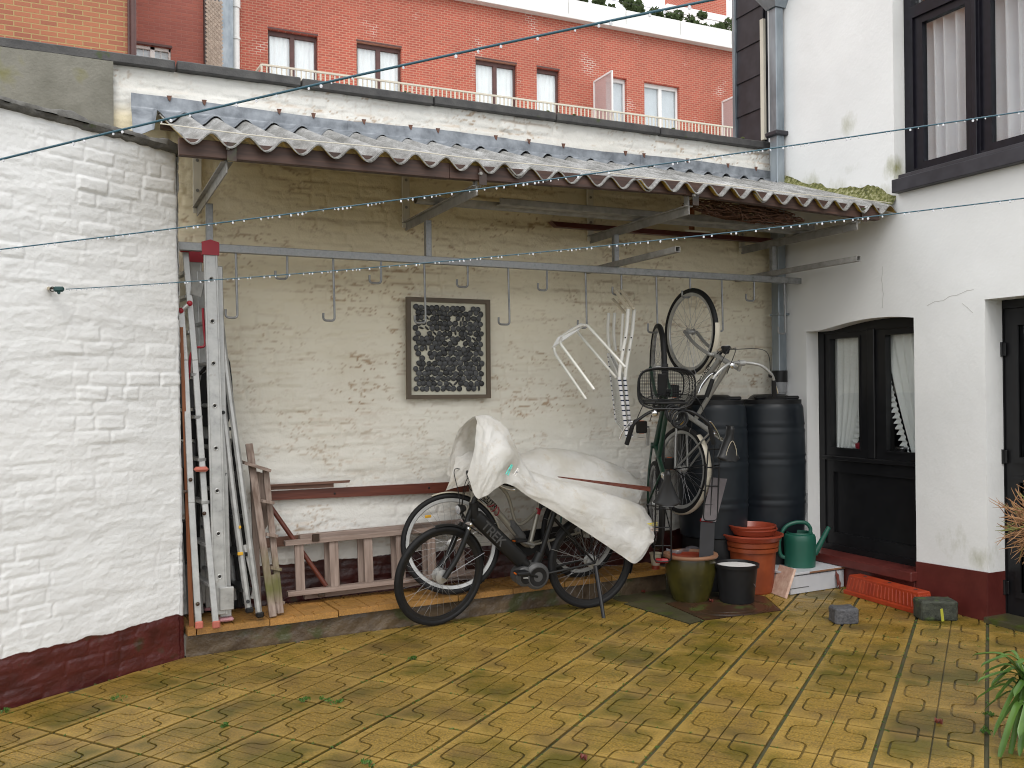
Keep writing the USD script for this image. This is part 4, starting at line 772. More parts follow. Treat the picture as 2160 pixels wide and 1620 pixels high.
for px in (690, 760, 830, 895):
    f_ = (px - 600) / 410.; a, b = onY(px, 1133 - 36 * f_, yB), onY(px + 4, 1258 - 45 * f_, yB - .01); part('rear_tread', MB().bar(a, b, .02, .05, (1, 0, 0)), 'grey_wood_z', wl)
for p in ((666, 1134), (678, 1251)): part('hinge', MB().box(onY(*p, yA - .035), (.05, .012, .05)), 'rusty_iron', wl)
# ================================================================== ladders in the left corner
def rail_px(pts, y, w, h, n=None):
    """Bar through pixel points on planes y (one per point); w across the view, h in depth."""
    P = [onY(p[0], p[1], yy) for p, yy in zip(pts, y)]; m_ = MB()
    for a, b in zip(P[:-1], P[1:]): m_.bar(a, b, h, w, (1, 0, 0), ch=.003)
    return m_
# extension ladder
DX = np.array([-.05, .36, 0.])            # along the rungs, away from the camera
el = thing('extension_ladder', 'tall aluminium extension ladder with red end cap and round rung holes', 'ladder', tuple(onY(462, 1300, 5.93)))
e_top, e_bot = onY(443, 527, 6.02), onY(465, 1296, 5.93)
for k, dd in enumerate((np.zeros(3), DX)):
    part('stile', MB().bar(e_bot + dd, e_top + dd, .026, .082, (1, 0, 0), ch=.004).bar(e_bot + dd + [.036, -.012, 0], e_top + dd + [.036, -.012, 0], .012, .012, (1, 0, 0)).bar(e_bot + dd + [-.036, -.012, 0], e_top + dd + [-.036, -.012, 0], .012, .012, (1, 0, 0)), 'alu', el)
    part('end_cap', hull([e_top + dd + [x, y, z + .004 * (x == 0)] for x in (-.052, 0, .052) for y in (-.028, .02) for z in (-.035, .045 + .012 * (x == 0))]), 'red_plastic' if 'red_plastic' in MATS else 'maroon', el)
s_top, s_bot = onY(466, 700, 6.03), onY(474, 1303, 5.955)
s_top = onY(455, 560, 6.04)
for dd in (np.array([.01, .03, 0]), DX + [.01, -.03, 0]): part('inner_stile', MB().bar(s_bot + dd, s_top + dd, .024, .07, (1, 0, 0), ch=.004), 'alu', el)
for k in range(8):
    py = 590 + 89.5 * k; f_ = (py - 527) / (1296 - 527); p = e_top + (e_bot - e_top) * f_
    part('rung', MB().cyl(p + [0, -.012, 0], p + DX, .014, 10), 'alu_dark', el)
    part('rung_end', trimesh.Trimesh(*(lambda t: (t.vertices + p + [0, -.0145, 0], t.faces))(tube(arc((0, 0, 0), .0125, 0, 2 * np.pi, (1, 0, 0), (0, 0, 1), 17)[:-1], .0035, 6, True))), 'alu', el)
    part('rung_hole', MB().cyl(p + [0, -.0135, 0], p + [0, -.012, 0], .011, 12), 'interior', el)
part('guide_bracket', MB().box(onY(478, 1262, 5.915), (.085, .03, .14), ch=.004), 'alu', el)
pm('red_plastic', (.33, .014, .028), .45, var=.12); pm('faded_red', (.42, .12, .085), .5, var=.1); pm('pink_rubber', (.5, .25, .27), .7)
for p_ in ('end_cap', 'end_cap_001'): UsdShade.MaterialBindingAPI.Apply(stage.GetPrimAtPath(el + '/' + p_)).Bind(MATS['red_plastic'])
part('foot', MB().box(s_bot + [.01, .02, -.012], (.09, .07, .022), ch=.01), 'pink_rubber', el); part('foot', MB().box(s_bot + DX + [.01, -.02, -.008], (.09, .07, .02), ch=.01), 'pink_rubber', el)
# tall aluminium step ladder with red feet
sl = thing('red_footed_ladder', 'aluminium step ladder with faded red rubber feet beside the white wall', 'step ladder', tuple(onY(419, 1322, 5.88)))
def leg(nm, par, pts, ys, w, h, mat): return part(nm, rail_px(pts, ys, w, h), mat, par)
leg('front_rail', sl, [(382, 650), (390, 760), (404, 1060), (419, 1318)], [6.05, 6.03, 5.95, 5.88], .038, .022, 'alu')
leg('front_rail', sl, [(391, 530), (411, 760), (432, 1060), (455, 1316)], [6.12, 6.07, 5.98, 5.875], .038, .022, 'alu')
DX2 = np.array([-.05, .32, 0.])
for pts, ys in (([(391, 530), (411, 760), (432, 1060), (455, 1316)], [6.12, 6.07, 5.98, 5.875]), ([(382, 650), (390, 760), (404, 1060), (419, 1318)], [6.05, 6.03, 5.95, 5.88])):
    P = [onY(*p, y) + DX2 + [0, 0, .0] for p, y in zip(pts, ys)]; m_ = MB()
    for a, b in zip(P[:-1], P[1:]): m_.bar(a, b, .022, .038, (1, 0, 0))
    part('rear_rail', m_, 'alu_dark', sl)
for k, py in enumerate((575, 625, 700, 790, 880, 970, 1060, 1150, 1235)):
    f_ = (py - 530) / (1316 - 530); p = onY(391 + 64 * f_, py, 6.12 - .245 * f_); part('tread', MB().bar(p + [0, .01, 0], p + DX2, .05, .02, (0, 0, 1)), 'alu_dark', sl)
for px, py, y in ((420, 1322, 5.878), (456, 1321, 5.873)): part('foot', MB().box(onY(px, py, y) + [0, 0, .012], (.046, .03, .045), ch=.006), 'faded_red', sl)
for px, py, y in ((381, 655, 6.03), (400, 640, 6.03)): part('red_end', MB().ball(onY(px, py, y), .018, 2), 'red_plastic', sl)
part('stay', MB().cyl(onY(382, 655, 6.035), onY(400, 640, 6.035), .014, 10), 'alu', sl)
part('top_cap', MB().box(onY(390, 529, 6.115), (.06, .04, .018), ch=.006), 'red_plastic', sl)
part('hinge_cap', MB().box(onY(417, 990, 5.96) + [.02, 0, 0], (.085, .05, .03), ch=.012), 'faded_red', sl)
for px, py, y in ((402, 1012, 5.945), (391, 1037, 5.95), (417, 1274, 5.88), (431, 1083, 5.955)): part('rusty_bolt', MB().ball(onY(px, py, y - .006), .012, 2), 'rust_orange' if 'rust_orange' in MATS else 'rusty_iron', sl)
part('spreader', MB().bar(onY(428, 612, 6.03), onY(405, 606, 6.08), .012, .09, (0, 0, 1)), 'alu', sl)
# lower aluminium step ladder with black feet
bl = thing('black_footed_ladder', 'aluminium step ladder with black feet between big ladder and wooden steps', 'step ladder', tuple(onY(547, 1300, 5.93)))
o_ = [onY(*p, y) for p, y in (((440, 700), 6.1), ((444, 652), 6.1), ((454, 634), 6.1), ((461, 640), 6.09), ((475, 760), 6.06), ((500, 945), 6.02), ((515, 1060), 5.985), ((546, 1292), 5.935))]
part('outer_rail', MB().tube(smooth_path(o_, 5), .021, 8), 'alu', bl)
i_ = [onY(*p, y) for p, y in (((474, 782), 6.07), ((465, 795), 6.06), ((463, 815), 6.05), ((473, 880), 6.04), ((494, 1060), 6.0), ((524, 1284), 5.95))]
part('inner_rail', MB().tube(smooth_path(i_, 5), .021, 8), 'alu', bl)
for src in (o_, i_): part('rear_rail', MB().tube(smooth_path([q + np.array([-.03, .30, 0]) * (1 if q[1] < 6.1 else .9) for q in src[3:]], 4), .019, 8), 'alu_dark', bl)
for k, (px, py) in enumerate(((476, 905), (487, 1000), (500, 1090), (511, 1170), (520, 1245))):
    p = onY(px, py, 6.03 - .02 * k); part('tread', MB().bar(p, p + [-.03, .30, 0], .07, .022, (0, 0, 1)), 'black_steel', bl)
for px, py, y in ((548, 1301, 5.93), (526, 1291, 5.945)): part('foot', MB().box(onY(px, py, y) + [0, 0, .014], (.048, .045, .035), ch=.008), 'black_plastic', bl)
part('rivet', MB().cyl(onY(471, 870, 6.01), onY(471, 870, 6.02), .012, 12), 'black_steel', bl); part('rivet', MB().cyl(onY(523, 1269, 5.92), onY(523, 1269, 5.93), .012, 12), 'black_steel', bl)
pm('yellow_tape', (.6, .33, .02), .5)
part('tape_mark', MB().box(onY(507, 1168, 5.955), (.034, .012, .02)), 'yellow_tape', bl); part('tape_mark', MB().box(onY(506, 1112, 5.965), (.014, .012, .018)), 'yellow_tape', bl)
part('strap', tube(smooth_path([onY(*p, 6.0) for p in ((516, 1150), (528, 1200), (536, 1240), (531, 1262))], 5), [.004] * 4 * 5 if False else .012, 6), 'white_plastic', bl)
# small wooden step ladder
wd = thing('wooden_step_ladder', 'weathered wooden step ladder with small platform and mossy foot', 'step ladder', tuple(onY(590, 1298, 5.97)))
mk('mossy_wood', {'g': ('geometry', {}), 's': ('separate_xyz', {}), 'mp': ('mapping', {'scale': (30, 30, 1.5)}), 'n': ('noise_texture', {'scale': 2, 'detail': 5}), 'r': ('rgb_ramp', {'ramp': [(.3, (.15, .10, .075)), (.7, (.33, .26, .22))]}),
    'n2': ('noise_texture', {'scale': 9, 'detail': 3}), 'ml': ('math', {'math_type': 'multiply_add', 'value2': .4, 'value3': -.2}), 'ad': ('math', {'math_type': 'add'}), 'm': ('map_range', {'from_min': .62, 'from_max': .36, 'to_max': .85, 'clamp': True}), 'm2': ('map_range', {'from_min': .24, 'from_max': .34, 'clamp': True}), 'mm': ('math', {'math_type': 'multiply'}), 'x': ('mix_color', {'b': (.10, .105, .018)}), 'p': ('principled_bsdf', {'roughness': .8})},
   [('g.position', 's.vector'), ('g.position', 'mp.vector'), ('mp.vector', 'n.vector'), ('n.fac', 'r.fac'), ('g.position', 'n2.vector'), ('n2.fac', 'ml.value1'), ('s.z', 'ad.value1'), ('ml.value', 'ad.value2'), ('ad.value', 'm.value'), ('s.z', 'm2.value'), ('m.result', 'mm.value1'), ('m2.result', 'mm.value2'), ('mm.value', 'x.fac'), ('r.color', 'x.a'), ('x.result', 'p.base_color')], 'p.BSDF')
leg('rail', wd, [(525, 936), (576, 1301)], [6.20, 5.99], .046, .024, 'mossy_wood'); leg('rail', wd, [(560, 990), (592, 1294)], [6.22, 6.03], .04, .024, 'mossy_wood')
leg('rear_rail', wd, [(533, 985), (545, 1285)], [6.36, 6.3], .04, .022, 'grey_wood_z')
part('platform', MB().bar(onY(512, 975, 6.17), onY(568, 992, 6.17), .13, .02), 'grey_wood', wd)
for px, py, w_ in ((562, 1060, 22), (570, 1130, 22), (578, 1200, 20), (585, 1270, 18)): part('tread', MB().bar(onY(px - w_ * .6, py - 4, 6.12 - .05 * (py - 1060) / 210), onY(px + w_ * .5, py, 6.14 - .05 * (py - 1060) / 210), .09, .02), 'mossy_wood', wd)
part('foot_board', hull([onY(*p, y) for p in ((560, 1215), (585, 1210), (594, 1292), (574, 1296)) for y in (6.03, 6.05)]), 'mossy_wood', wd, smooth=False)
part('apron', hull([onY(*p, y) for p in ((540, 994), (557, 998), (570, 1100), (557, 1120)) for y in (6.21, 6.23)]), 'mossy_wood', wd, smooth=False)
# things behind the ladders
pl_ = thing('leaning_plank', 'orange brown plank standing between the white wall and the ladders', 'plank', tuple(onY(407, 1322, 5.95)))
part('plank', hull([onY(*p, y) for p in ((379, 690), (386, 690), (409, 1322), (399, 1324)) for y in (5.99, 6.02)]), 'orange_wood', pl_, smooth=False)
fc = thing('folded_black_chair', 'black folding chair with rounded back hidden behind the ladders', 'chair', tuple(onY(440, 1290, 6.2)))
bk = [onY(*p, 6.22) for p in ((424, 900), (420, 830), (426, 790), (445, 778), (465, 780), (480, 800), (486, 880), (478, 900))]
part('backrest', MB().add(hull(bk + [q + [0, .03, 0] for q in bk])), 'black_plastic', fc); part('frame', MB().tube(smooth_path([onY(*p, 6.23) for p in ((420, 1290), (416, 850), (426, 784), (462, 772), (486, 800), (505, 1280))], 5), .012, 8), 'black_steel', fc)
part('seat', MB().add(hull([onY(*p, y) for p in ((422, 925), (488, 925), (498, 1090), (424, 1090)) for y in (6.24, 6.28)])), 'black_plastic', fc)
bb = thing('dark_board', 'flat dark panel close to the wall behind the ladders', 'board', tuple(onY(470, 1280, 6.4)))
part('panel', hull([onY(*p, y) for p in ((382, 930), (512, 985), (530, 1275), (400, 1300)) for y in (6.41, 6.43)]), 'black_plastic', bb, smooth=False)  # plain black panel covering the wall behind the ladders
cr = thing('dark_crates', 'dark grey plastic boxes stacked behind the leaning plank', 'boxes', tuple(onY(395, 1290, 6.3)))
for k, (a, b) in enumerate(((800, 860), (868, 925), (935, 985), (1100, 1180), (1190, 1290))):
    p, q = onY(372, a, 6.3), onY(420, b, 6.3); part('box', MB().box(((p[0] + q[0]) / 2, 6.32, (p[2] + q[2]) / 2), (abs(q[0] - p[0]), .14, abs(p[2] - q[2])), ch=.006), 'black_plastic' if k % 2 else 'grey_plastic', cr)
rc = thing('red_cable', 'loop of red cable hanging behind the tall aluminium ladder', 'cable', tuple(onY(410, 740, 6.1)))
part('cable', tube(smooth_path([onY(*p, 6.08) for p in ((398, 800), (402, 750), (413, 734), (432, 728), (430, 690), (428, 650))], 6), .008, 8), 'red_plastic', rc)
# ================================================================== barrels, pots and small things on the right
pm('barrel_plastic', (.006, .008, .011), .42, spec=.35, col2=(.011, .015, .019), vs=5, bump=.12, bs=160, bd=.001, rvar=.08)
def barrel(label, cx, cy, z0, z1, R):
    t_ = thing('rain_barrel', label, 'rain barrel', (cx, cy, z0), 'rain barrels in the corner'); h = z1 - z0; pr = []
    for k in range(60):
        f = k / 59; r = R * (.88 + .12 * math.sin(math.pi * min(1, max(0, .12 + f * .8))) ** .6)
        for b in (.22, .52, .76): r += .006 * math.exp(-((f - b) / .010) ** 2) + .005 * math.exp(-((f - b - .055) / .008) ** 2) - .003 * math.exp(-((f - b - .03) / .02) ** 2)
        if f > .93: r *= 1 - .18 * ((f - .93) / .07) ** 2
        pr.append((r, h * f))
    part('body', lathe([(.001, 0)] + pr + [(.001, h)], 48, (cx, cy, z0)), 'barrel_plastic', t_, smooth=40)
    lid = [(.001, .055), (R * .45, .052), (R * .55, .035), (R * .62, .012), (R * .90, .008), (R * .90, -.028), (R * .82, -.03)]
    part('lid', MB().add(lathe(lid, 48, (cx, cy, z1 - .012))).box((cx - R * .5, cy - R * .3, z1 + .015), (.16, .05, .03), ch=.01).box((cx + R * .3, cy - R * .55, z1 + .012), (.14, .05, .03), (1, -.4, 0), (.4, 1, 0), ch=.01), 'black_plastic', t_, smooth=40)
    part('stand', MB().add(lathe([(.001, 0), (R * .9, 0), (R * .88, z0 - .01), (.001, z0 - .01)], 32, (cx, cy, .0))), 'black_plastic', t_, smooth=40)
    return t_
b2 = barrel('dark blue rain barrel at the house wall, under the pipe elbow', 5.295, 6.135, .42, 1.515, .288)
b1 = barrel('dark rain barrel left of the other, behind the hanging bicycles', 4.71, 6.15, .42, 1.515, .282)
hp = thing('overflow_hose', 'thin grey hose hanging down the right rain barrel by the wall', 'hose', tuple(onX(1703, 1050, 5.6)))
part('hose', tube(smooth_path([onX(*p, 5.60) for p in ((1702, 1040), (1701, 1075), (1692, 1095), (1686, 1110))], 6), .008, 8), 'pvc_grey', hp)
def pot(name, label, cat, c, prof, mat, n=56, group=None):
    t_ = thing(name, label, cat, c, group); part('body', lathe(prof, n, c), mat, t_, smooth=40); return t_
pm('olive_glaze', (.017, .015, .003), .22, col2=(.045, .038, .008), vs=5, spots=(.16, .12, .06), sps=60, spt=.74, coat=.3)
pm('terracotta_lip', (.24, .12, .065), .6, var=.15); pm('terracotta', (.17, .030, .008), .45, col2=(.25, .052, .014), vs=6, bump=.2, bs=90); pm('red_saucer', (.20, .030, .014), .38, col2=(.28, .05, .022), vs=5)
pm('green_plastic', (.008, .070, .046), .42, col2=(.014, .095, .064), vs=4); pm('planter_plastic', (.24, .024, .007), .42, col2=(.34, .045, .013), vs=7, spots=(.12, .07, .02), sps=11, spt=.66)
gp = np.array([4.235, 5.815, 0.]); s_ = .0
t_ = pot('olive_flowerpot', 'olive green glazed flowerpot with bare terracotta lip', 'flowerpot', tuple(gp), [(.001, .0), (.128, 0), (.135, .01), (.165, .1), (.188, .2), (.192, .27), (.184, .325), (.186, .33)], 'olive_glaze')
part('lip', lathe([(.182, .322), (.204, .328), (.210, .340), (.205, .352), (.176, .352), (.170, .34), (.165, .30), (.001, .29)], 56, gp), 'terracotta_lip', t_, smooth=50)
sc = thing('red_saucer', 'red plastic saucer lying inside the olive flowerpot', 'saucer', tuple(gp + [0, 0, .31])); part('dish', lathe([(.001, .318), (.13, .318), (.15, .336), (.156, .336), (.135, .305), (.001, .305)], 48, gp), 'red_saucer', sc, smooth=50)
bp = np.array([4.50, 5.60, .002])
t_ = pot('black_bucket', 'black plastic bucket with white content and thin wire handle', 'bucket', tuple(bp), [(.001, 0), (.122, 0), (.127, .008), (.155, .262), (.168, .264), (.170, .285), (.158, .288), (.152, .27), (.14, .18), (.001, .18)], 'black_plastic')
part('content', lathe([(.001, .270), (.09, .273), (.150, .268), (.150, .25), (.001, .25)], 40, bp), 'white_plastic', t_)
hv = [onY(*p, 5.47) for p in ((1566, 1207), (1571, 1214), (1585, 1226), (1594, 1237))]; part('wire_handle', tube(smooth_path([bp + [.02, -.145, .262]] + hv[1:], 5), .0028, 6), 'steel', t_)
part('grip', MB().cyl(onY(1560, 1207, 5.52), onY(1573, 1214, 5.50), .008, 10), 'pvc_grey', t_)
tp = np.array([4.845, 5.83, 0.]); hh = .395
t_ = pot('terracotta_pot', 'tall terracotta coloured flowerpot with ribbed collar carrying a pile of saucers', 'flowerpot', tuple(tp), [(.001, 0), (.150, 0), (.158, .012), (.182, hh - .07), (.197, hh - .068), (.200, hh - .04), (.186, hh - .036), (.203, hh - .028), (.206, hh + .005), (.19, hh + .01), (.175, hh - .05), (.001, hh - .06)], 'terracotta')
for k, (r, z, lab) in enumerate(((.242, hh + .03, 'wide terracotta saucer lying on the tall ribbed flowerpot'), (.186, hh + .075, 'lower of two smaller saucers stacked on the wide saucer'), (.190, hh + .10, 'topmost small saucer of the pile on the flowerpot'))):
    q = thing('plant_saucer', lab, 'saucer', tuple(tp + [0, 0, z]), 'saucers piled on the terracotta pot'); c_ = tp + [(.0, .01, -.005)[k], 0, z]
    part('dish', lathe([(.001, -.022), (r * .80, -.022), (r * .86, -.015), (r * .97, .02), (r, .022), (r, .032), (r * .955, .034), (r * .83, -.006), (.001, -.008)], 56, c_), 'red_saucer', q, smooth=50)
# white box step with watering can
BX0, BX1, BX2 = np.array([4.998, 5.57, 0]), np.array([5.55, 5.605, 0]), np.array([5.11, 6.06, 0]); bxh = .165
wb = thing('white_box_step', 'white painted wooden box used as a step below the door', 'box', tuple(BX0)); ux, uy = unit(BX1 - BX0), unit(BX2 - BX0); uy = unit(uy - ux * (uy @ ux)); W, D = .60, .50
c0 = BX0 + ux * W / 2 + uy * D / 2
part('carcass', MB().box(c0 + [0, 0, bxh / 2 - .012], (W - .01, D - .01, bxh - .028), ux, uy, .003), 'box_white' if 'box_white' in MATS else 'white_paint', wb)
pm('box_white', (.50, .51, .53), .45, var=.06, vs=6, spots=(.2, .15, .1), sps=25, spt=.75); UsdShade.MaterialBindingAPI.Apply(stage.GetPrimAtPath(wb + '/carcass')).Bind(MATS['box_white'])
part('lid', MB().box(c0 + [0, 0, bxh - .007], (W + .006, D + .006, .018), ux, uy, .002), 'box_white', wb)
part('bare_edge', MB().box(c0 - uy * (D / 2 + .004) + ux * .10 + [0, 0, bxh - .008], (W * .66, .004, .014), ux, uy, .001), 'terracotta_lip', wb)
part('crack', MB().box(c0 - uy * (D / 2 - .004) - ux * .20 + [0, 0, .048], (.2, .004, .004), ux, uy, .001), 'interior', wb)
wc = np.array([5.29, 5.785, bxh])
can = thing('watering_can', 'green plastic watering can standing on the white box', 'watering can', tuple(wc)); R = .126
prof = [(.001, 0), (R * .92, 0), (R * .96, .008), (R, .21), (R * .99, .24), (R * .93, .258), (R * .80, .266)]
part('body', lathe(prof, 48, wc), 'green_plastic', can, smooth=40)
part('rim', MB().add(lathe([(R * .78, .261), (R * .82, .268), (R * .80, .278), (R * .74, .276), (R * .72, .23), (.001, .2)], 48, wc)), 'green_plastic', can, smooth=40)
part('opening', lathe([(.001, .205), (R * .70, .2055), (R * .70, .2035), (.001, .203)], 32, wc + np.array([-.012, 0, 0])), 'interior', can)
rt = unit(CR * [1, 1, 0])
part('spout', tube([wc + rt * (R * .9) + [0, 0, .10], wc + rt * (R * 1.25) + [0, 0, .165], wc + rt * (R * 1.9) + [0, 0, .315]], [.030, .024, .016], 16), 'green_plastic', can)
part('handle', tube(smooth_path([wc + rt * x + np.array([0, 0, z]) for x, z in ((.085, .262), (.085, .31), (.045, .35), (-.045, .35), (-.12, .31), (-.162, .22), (-.165, .13), (-.15, .085), (-.115, .07))], 6), .0155, 12), 'green_plastic', can)
pl2 = thing('upturned_planter', 'orange red ribbed window box lying upside down under the door sill', 'planter', tuple(onZ(1850, 1270)))
a, b = onZ(1781, 1252), onZ(1936, 1297); ax_ = unit(b - a); ay_ = np.array([-ax_[1], ax_[0], 0]); ay_ = ay_ if ay_ @ [1, 1, 0] > 0 else -ay_; L = np.linalg.norm(b - a) + .02; Wp, Hp = .165, .150
def ring(l, w, z, q=14): return [a - ax_ * .01 + ax_ * (L / 2 + sx * l) + ay_ * (Wp / 2 + sy * w) + np.array([0, 0, z]) for sx in (-1, 1) for sy in (-1, 1)]
part('body', hull(ring(L / 2 - .015, Wp / 2 - .010, .03) + ring(L / 2 - .035, Wp / 2 - .025, Hp - .006) + ring(L / 2 - .042, Wp / 2 - .032, Hp)), 'planter_plastic', pl2, smooth=25)
part('rim', hull(ring(L / 2, Wp / 2, 0) + ring(L / 2, Wp / 2, .026) + ring(L / 2 - .008, Wp / 2 - .008, .034)), 'planter_plastic', pl2, smooth=25)
for k in range(19):
    f = (k + .5) / 19; p0 = a - ax_ * .01 + ax_ * (.022 + (L - .044) * f) + ay_ * .0085 + [0, 0, .04]; p1 = a - ax_ * .01 + ax_ * (.045 + (L - .09) * f) + ay_ * .0215 + [0, 0, Hp - .02]; part('rib', MB().bar(p0 + ay_ * .0025, p1 + ay_ * .0025, .016, .008, ay_, .003), 'planter_plastic', pl2, smooth=False)
for k in range(6):
    f = (k + .5) / 6; p0 = a + ax_ * (L - .0215) + ay_ * (.015 + (Wp - .03) * f) + [0, 0, .04]; p1 = a + ax_ * (L - .039) + ay_ * (.03 + (Wp - .06) * f) + [0, 0, Hp - .02]; part('rib', MB().bar(p0 - ax_ * .0025, p1 - ax_ * .0025, .015, .008, ax_, .003), 'planter_plastic', pl2, smooth=False)
for f in (.17, .5, .83): part('drain_hole', MB().cyl(a + ax_ * L * f + ay_ * Wp * .55 + [0, 0, Hp - .002], a + ax_ * L * f + ay_ * Wp * .55 + [0, 0, Hp + .0012], .014, 14), 'interior', pl2)
def stone(name, label, c, sz, rot, mat, seed):
    t = chbox(*sz, .012).subdivide().subdivide().subdivide(); v = np.asarray(t.vertices); v = v + .016 * (np.stack([meshkit.fbm(v * 18 + seed, 4, k) for k in (1, 2, 3)], -1) - .5); cs, sn = math.cos(rot), math.sin(rot)
    v = v @ np.array([[cs, sn, 0], [-sn, cs, 0], [0, 0, 1]]) + c; t_ = thing(name, label, 'cobblestone', tuple(np.asarray(c) - [0, 0, sz[2] / 2]), 'cobblestones lying on the paving'); part('stone', trimesh.Trimesh(v, t.faces, process=False), mat, t_, smooth=50); return t_
pm('granite', (.035, .035, .04), .7, col2=(.11, .11, .115), vs=60, bump=.8, bs=120, bd=.004); pm('mossy_granite', (.016, .019, .013), .75, col2=(.055, .06, .042), vs=30, bump=.9, bs=90, bd=.005, spots=(.05, .075, .02), sps=10, spt=.56)
stone('cobblestone', 'small light grey granite block alone on the paving', (4.745, 4.77, .052), (.165, .13, .11), -.40, 'granite', 1)
q_ = stone('cobblestone', 'larger dark mossy granite block at the foot of the wall', (5.385, 4.565, .066), (.25, .16, .135), -.50, 'mossy_granite', 5)
pm('yellow_leaf', (.42, .42, .05), .6); yl = thing('yellow_leaf', 'narrow yellow leaf stuck on the dark granite block', 'leaf', tuple(onY(1985, 1292, 4.45)))
part('blade', hull([onY(*p, 4.47) + [-.02, dy - .02, 0] for p in ((1983, 1283), (1988, 1282), (1991, 1308), (1986, 1309)) for dy in (0, .004)]), 'yellow_leaf', yl)
tl = thing('stone_tile', 'pinkish stone tile leaning on the white box beside the pot', 'tile', tuple(onZ(1640, 1258)))
pm('pink_stone', (.40, .24, .18), .7, col2=(.56, .40, .31), vs=22, bump=.3, bs=120); p4 = [onZ(1630, 1252), onZ(1657, 1263)]
e1 = p4[1] - p4[0]; q4 = [onZ(1628, 1251), onZ(1660, 1263)]; q4 += [onY(1649, 1192, q4[0][1] + .012), onY(1680, 1201, q4[1][1] + .012)]; part('tile', hull([q + d for q in q4 for d in (np.zeros(3), np.array([-.012, .012, .004]))]), 'pink_stone', tl, smooth=False)
# plastic sheet, grey mat, small pots behind
mk('clear_sheet', {'t': ('transparent_bsdf', {'color': (.75, .75, .78)}), 'p': ('principled_bsdf', {'base_color': (.15, .15, .165), 'roughness': .22}), 'm': ('mix_closure', {'fac': .55})}, [('t.BSDF', 'm.closure1'), ('p.BSDF', 'm.closure2')], 'm.closure')
ps = thing('plastic_sheet', 'crumpled translucent plastic bag standing behind the olive flowerpot', 'plastic bag', tuple(gp + [0, .2, 0]))
P = np.zeros((40, 24, 3))
for i in range(40):
    for j in range(24):
        q = onY(1405 + 112 * i / 39, 1215 - (60 - 5 * math.sin(i * .28) - 6 * (i > 30)) * j / 23, 5.98); P[i, j] = q + [0, .07 * (meshkit.fbm([i * .16, j * .2, 2.]) - .5) - .03 * math.sin(i / 39 * math.pi), .02 * (meshkit.fbm([i * .3, j * .2, 8.]) - .5)]
part('film', grid_mesh(P), 'clear_sheet', ps, smooth=True)
gm = thing('grey_foam_mat', 'grey folded foam mat standing between bicycles and rain barrels', 'mat', tuple(onY(1487, 1150, 5.90)))
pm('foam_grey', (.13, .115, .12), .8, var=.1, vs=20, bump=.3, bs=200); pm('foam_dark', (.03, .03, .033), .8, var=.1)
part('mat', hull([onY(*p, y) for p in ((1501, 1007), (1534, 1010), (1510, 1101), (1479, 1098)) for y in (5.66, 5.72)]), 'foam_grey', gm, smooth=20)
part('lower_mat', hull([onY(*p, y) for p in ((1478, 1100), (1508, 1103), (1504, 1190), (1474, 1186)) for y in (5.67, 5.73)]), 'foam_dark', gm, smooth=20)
jr = thing('cream_jar', 'small cream jar with red base on the step behind the bicycle', 'jar', tuple(onZ(1385, 1170, .17))); c_ = onY(1383, 1178, 6.2); c_[2] = .17
part('jar', lathe([(.001, .03), (.03, .03), (.036, .05), (.046, .12), (.05, .125), (.05, .13), (.001, .13)], 24, c_), 'cream_pad', jr); part('base', lathe([(.001, 0), (.032, 0), (.032, .032), (.001, .032)], 24, c_), 'red_saucer', jr)
pm('sheer_cloth', (.66, .67, .70), .9, var=.05, vs=3)
# ================================================================== curtains and things behind the panes
def curtain(name, label, y0, y1, z0, z1, x, folds, gather=None, frill=None, mat='curtain_cloth', amp=.022, group=None):
    """Hanging cloth between y0 and y1; gather(t) gives the far edge's position from 0 (top) to 1 (bottom)."""
    t_ = thing(name, label, 'curtain', (x, (y0 + y1) / 2, z0), group); n, m_ = 90, 26; P = np.zeros((n, m_, 3))
    for i in range(n):
        for j in range(m_):
            s, t = i / (n - 1), j / (m_ - 1); ye = y1 if gather is None else gather(t); y = y0 + (ye - y0) * s
            P[i, j] = (x + amp * math.sin(s * folds * 6.283 + .6 * math.sin(s * 9)) * (1 - .35 * t) + .004 * meshkit.noise([s * 20, t * 3, 1]), y, z1 + (z0 - z1) * t)
    part('cloth', grid_mesh(P), mat, t_, smooth=True)
    if frill:
        Q = np.zeros((160, 5, 3))
        for i in range(160):
            t = i / 159; ye = gather(t); sg = 1 if ye > y0 else -1
            for j in range(5):
                w = .06 * j / 4; Q[i, j] = (x - .02 - .014 * math.sin(i * .85 + .5 * math.sin(i * .21)) * (j / 4), ye + sg * (w + .006 * math.sin(i * .85)), z1 + (z0 - z1) * t - .008 * math.sin(i * .85) * j / 4)
        part('frill', grid_mesh(Q), mat, t_, smooth=True)
curtain('lace_curtain', 'left gathered white curtain with frilled edge in the glazed door', 5.955, 5.57, 1.10, 2.03, XD + .10, 5, lambda t: 5.60 + .17 * t ** 1.6, True)
curtain('lace_curtain', 'right gathered white curtain with frilled edge in the glazed door', 4.96, 5.32, 1.10, 2.03, XD + .10, 5, lambda t: 5.43 - .26 * t ** 1.2, True)
curtain('window_curtain', 'pleated white net curtain in the left casement upstairs', 4.53, 5.03, 3.23, 4.42, XF + .13, 5.2, mat='sheer_cloth', amp=.05)
curtain('window_curtain', 'pleated white net curtain in the right casement upstairs', 3.60, 4.46, 3.23, 4.42, XF + .13, 8.2, mat='sheer_cloth', amp=.05)
curtain('window_curtain', 'white net curtain behind the small top lights upstairs', 3.6, 5.03, 4.48, 5.5, XF + .16, 9, mat='curtain_cloth', amp=.03)
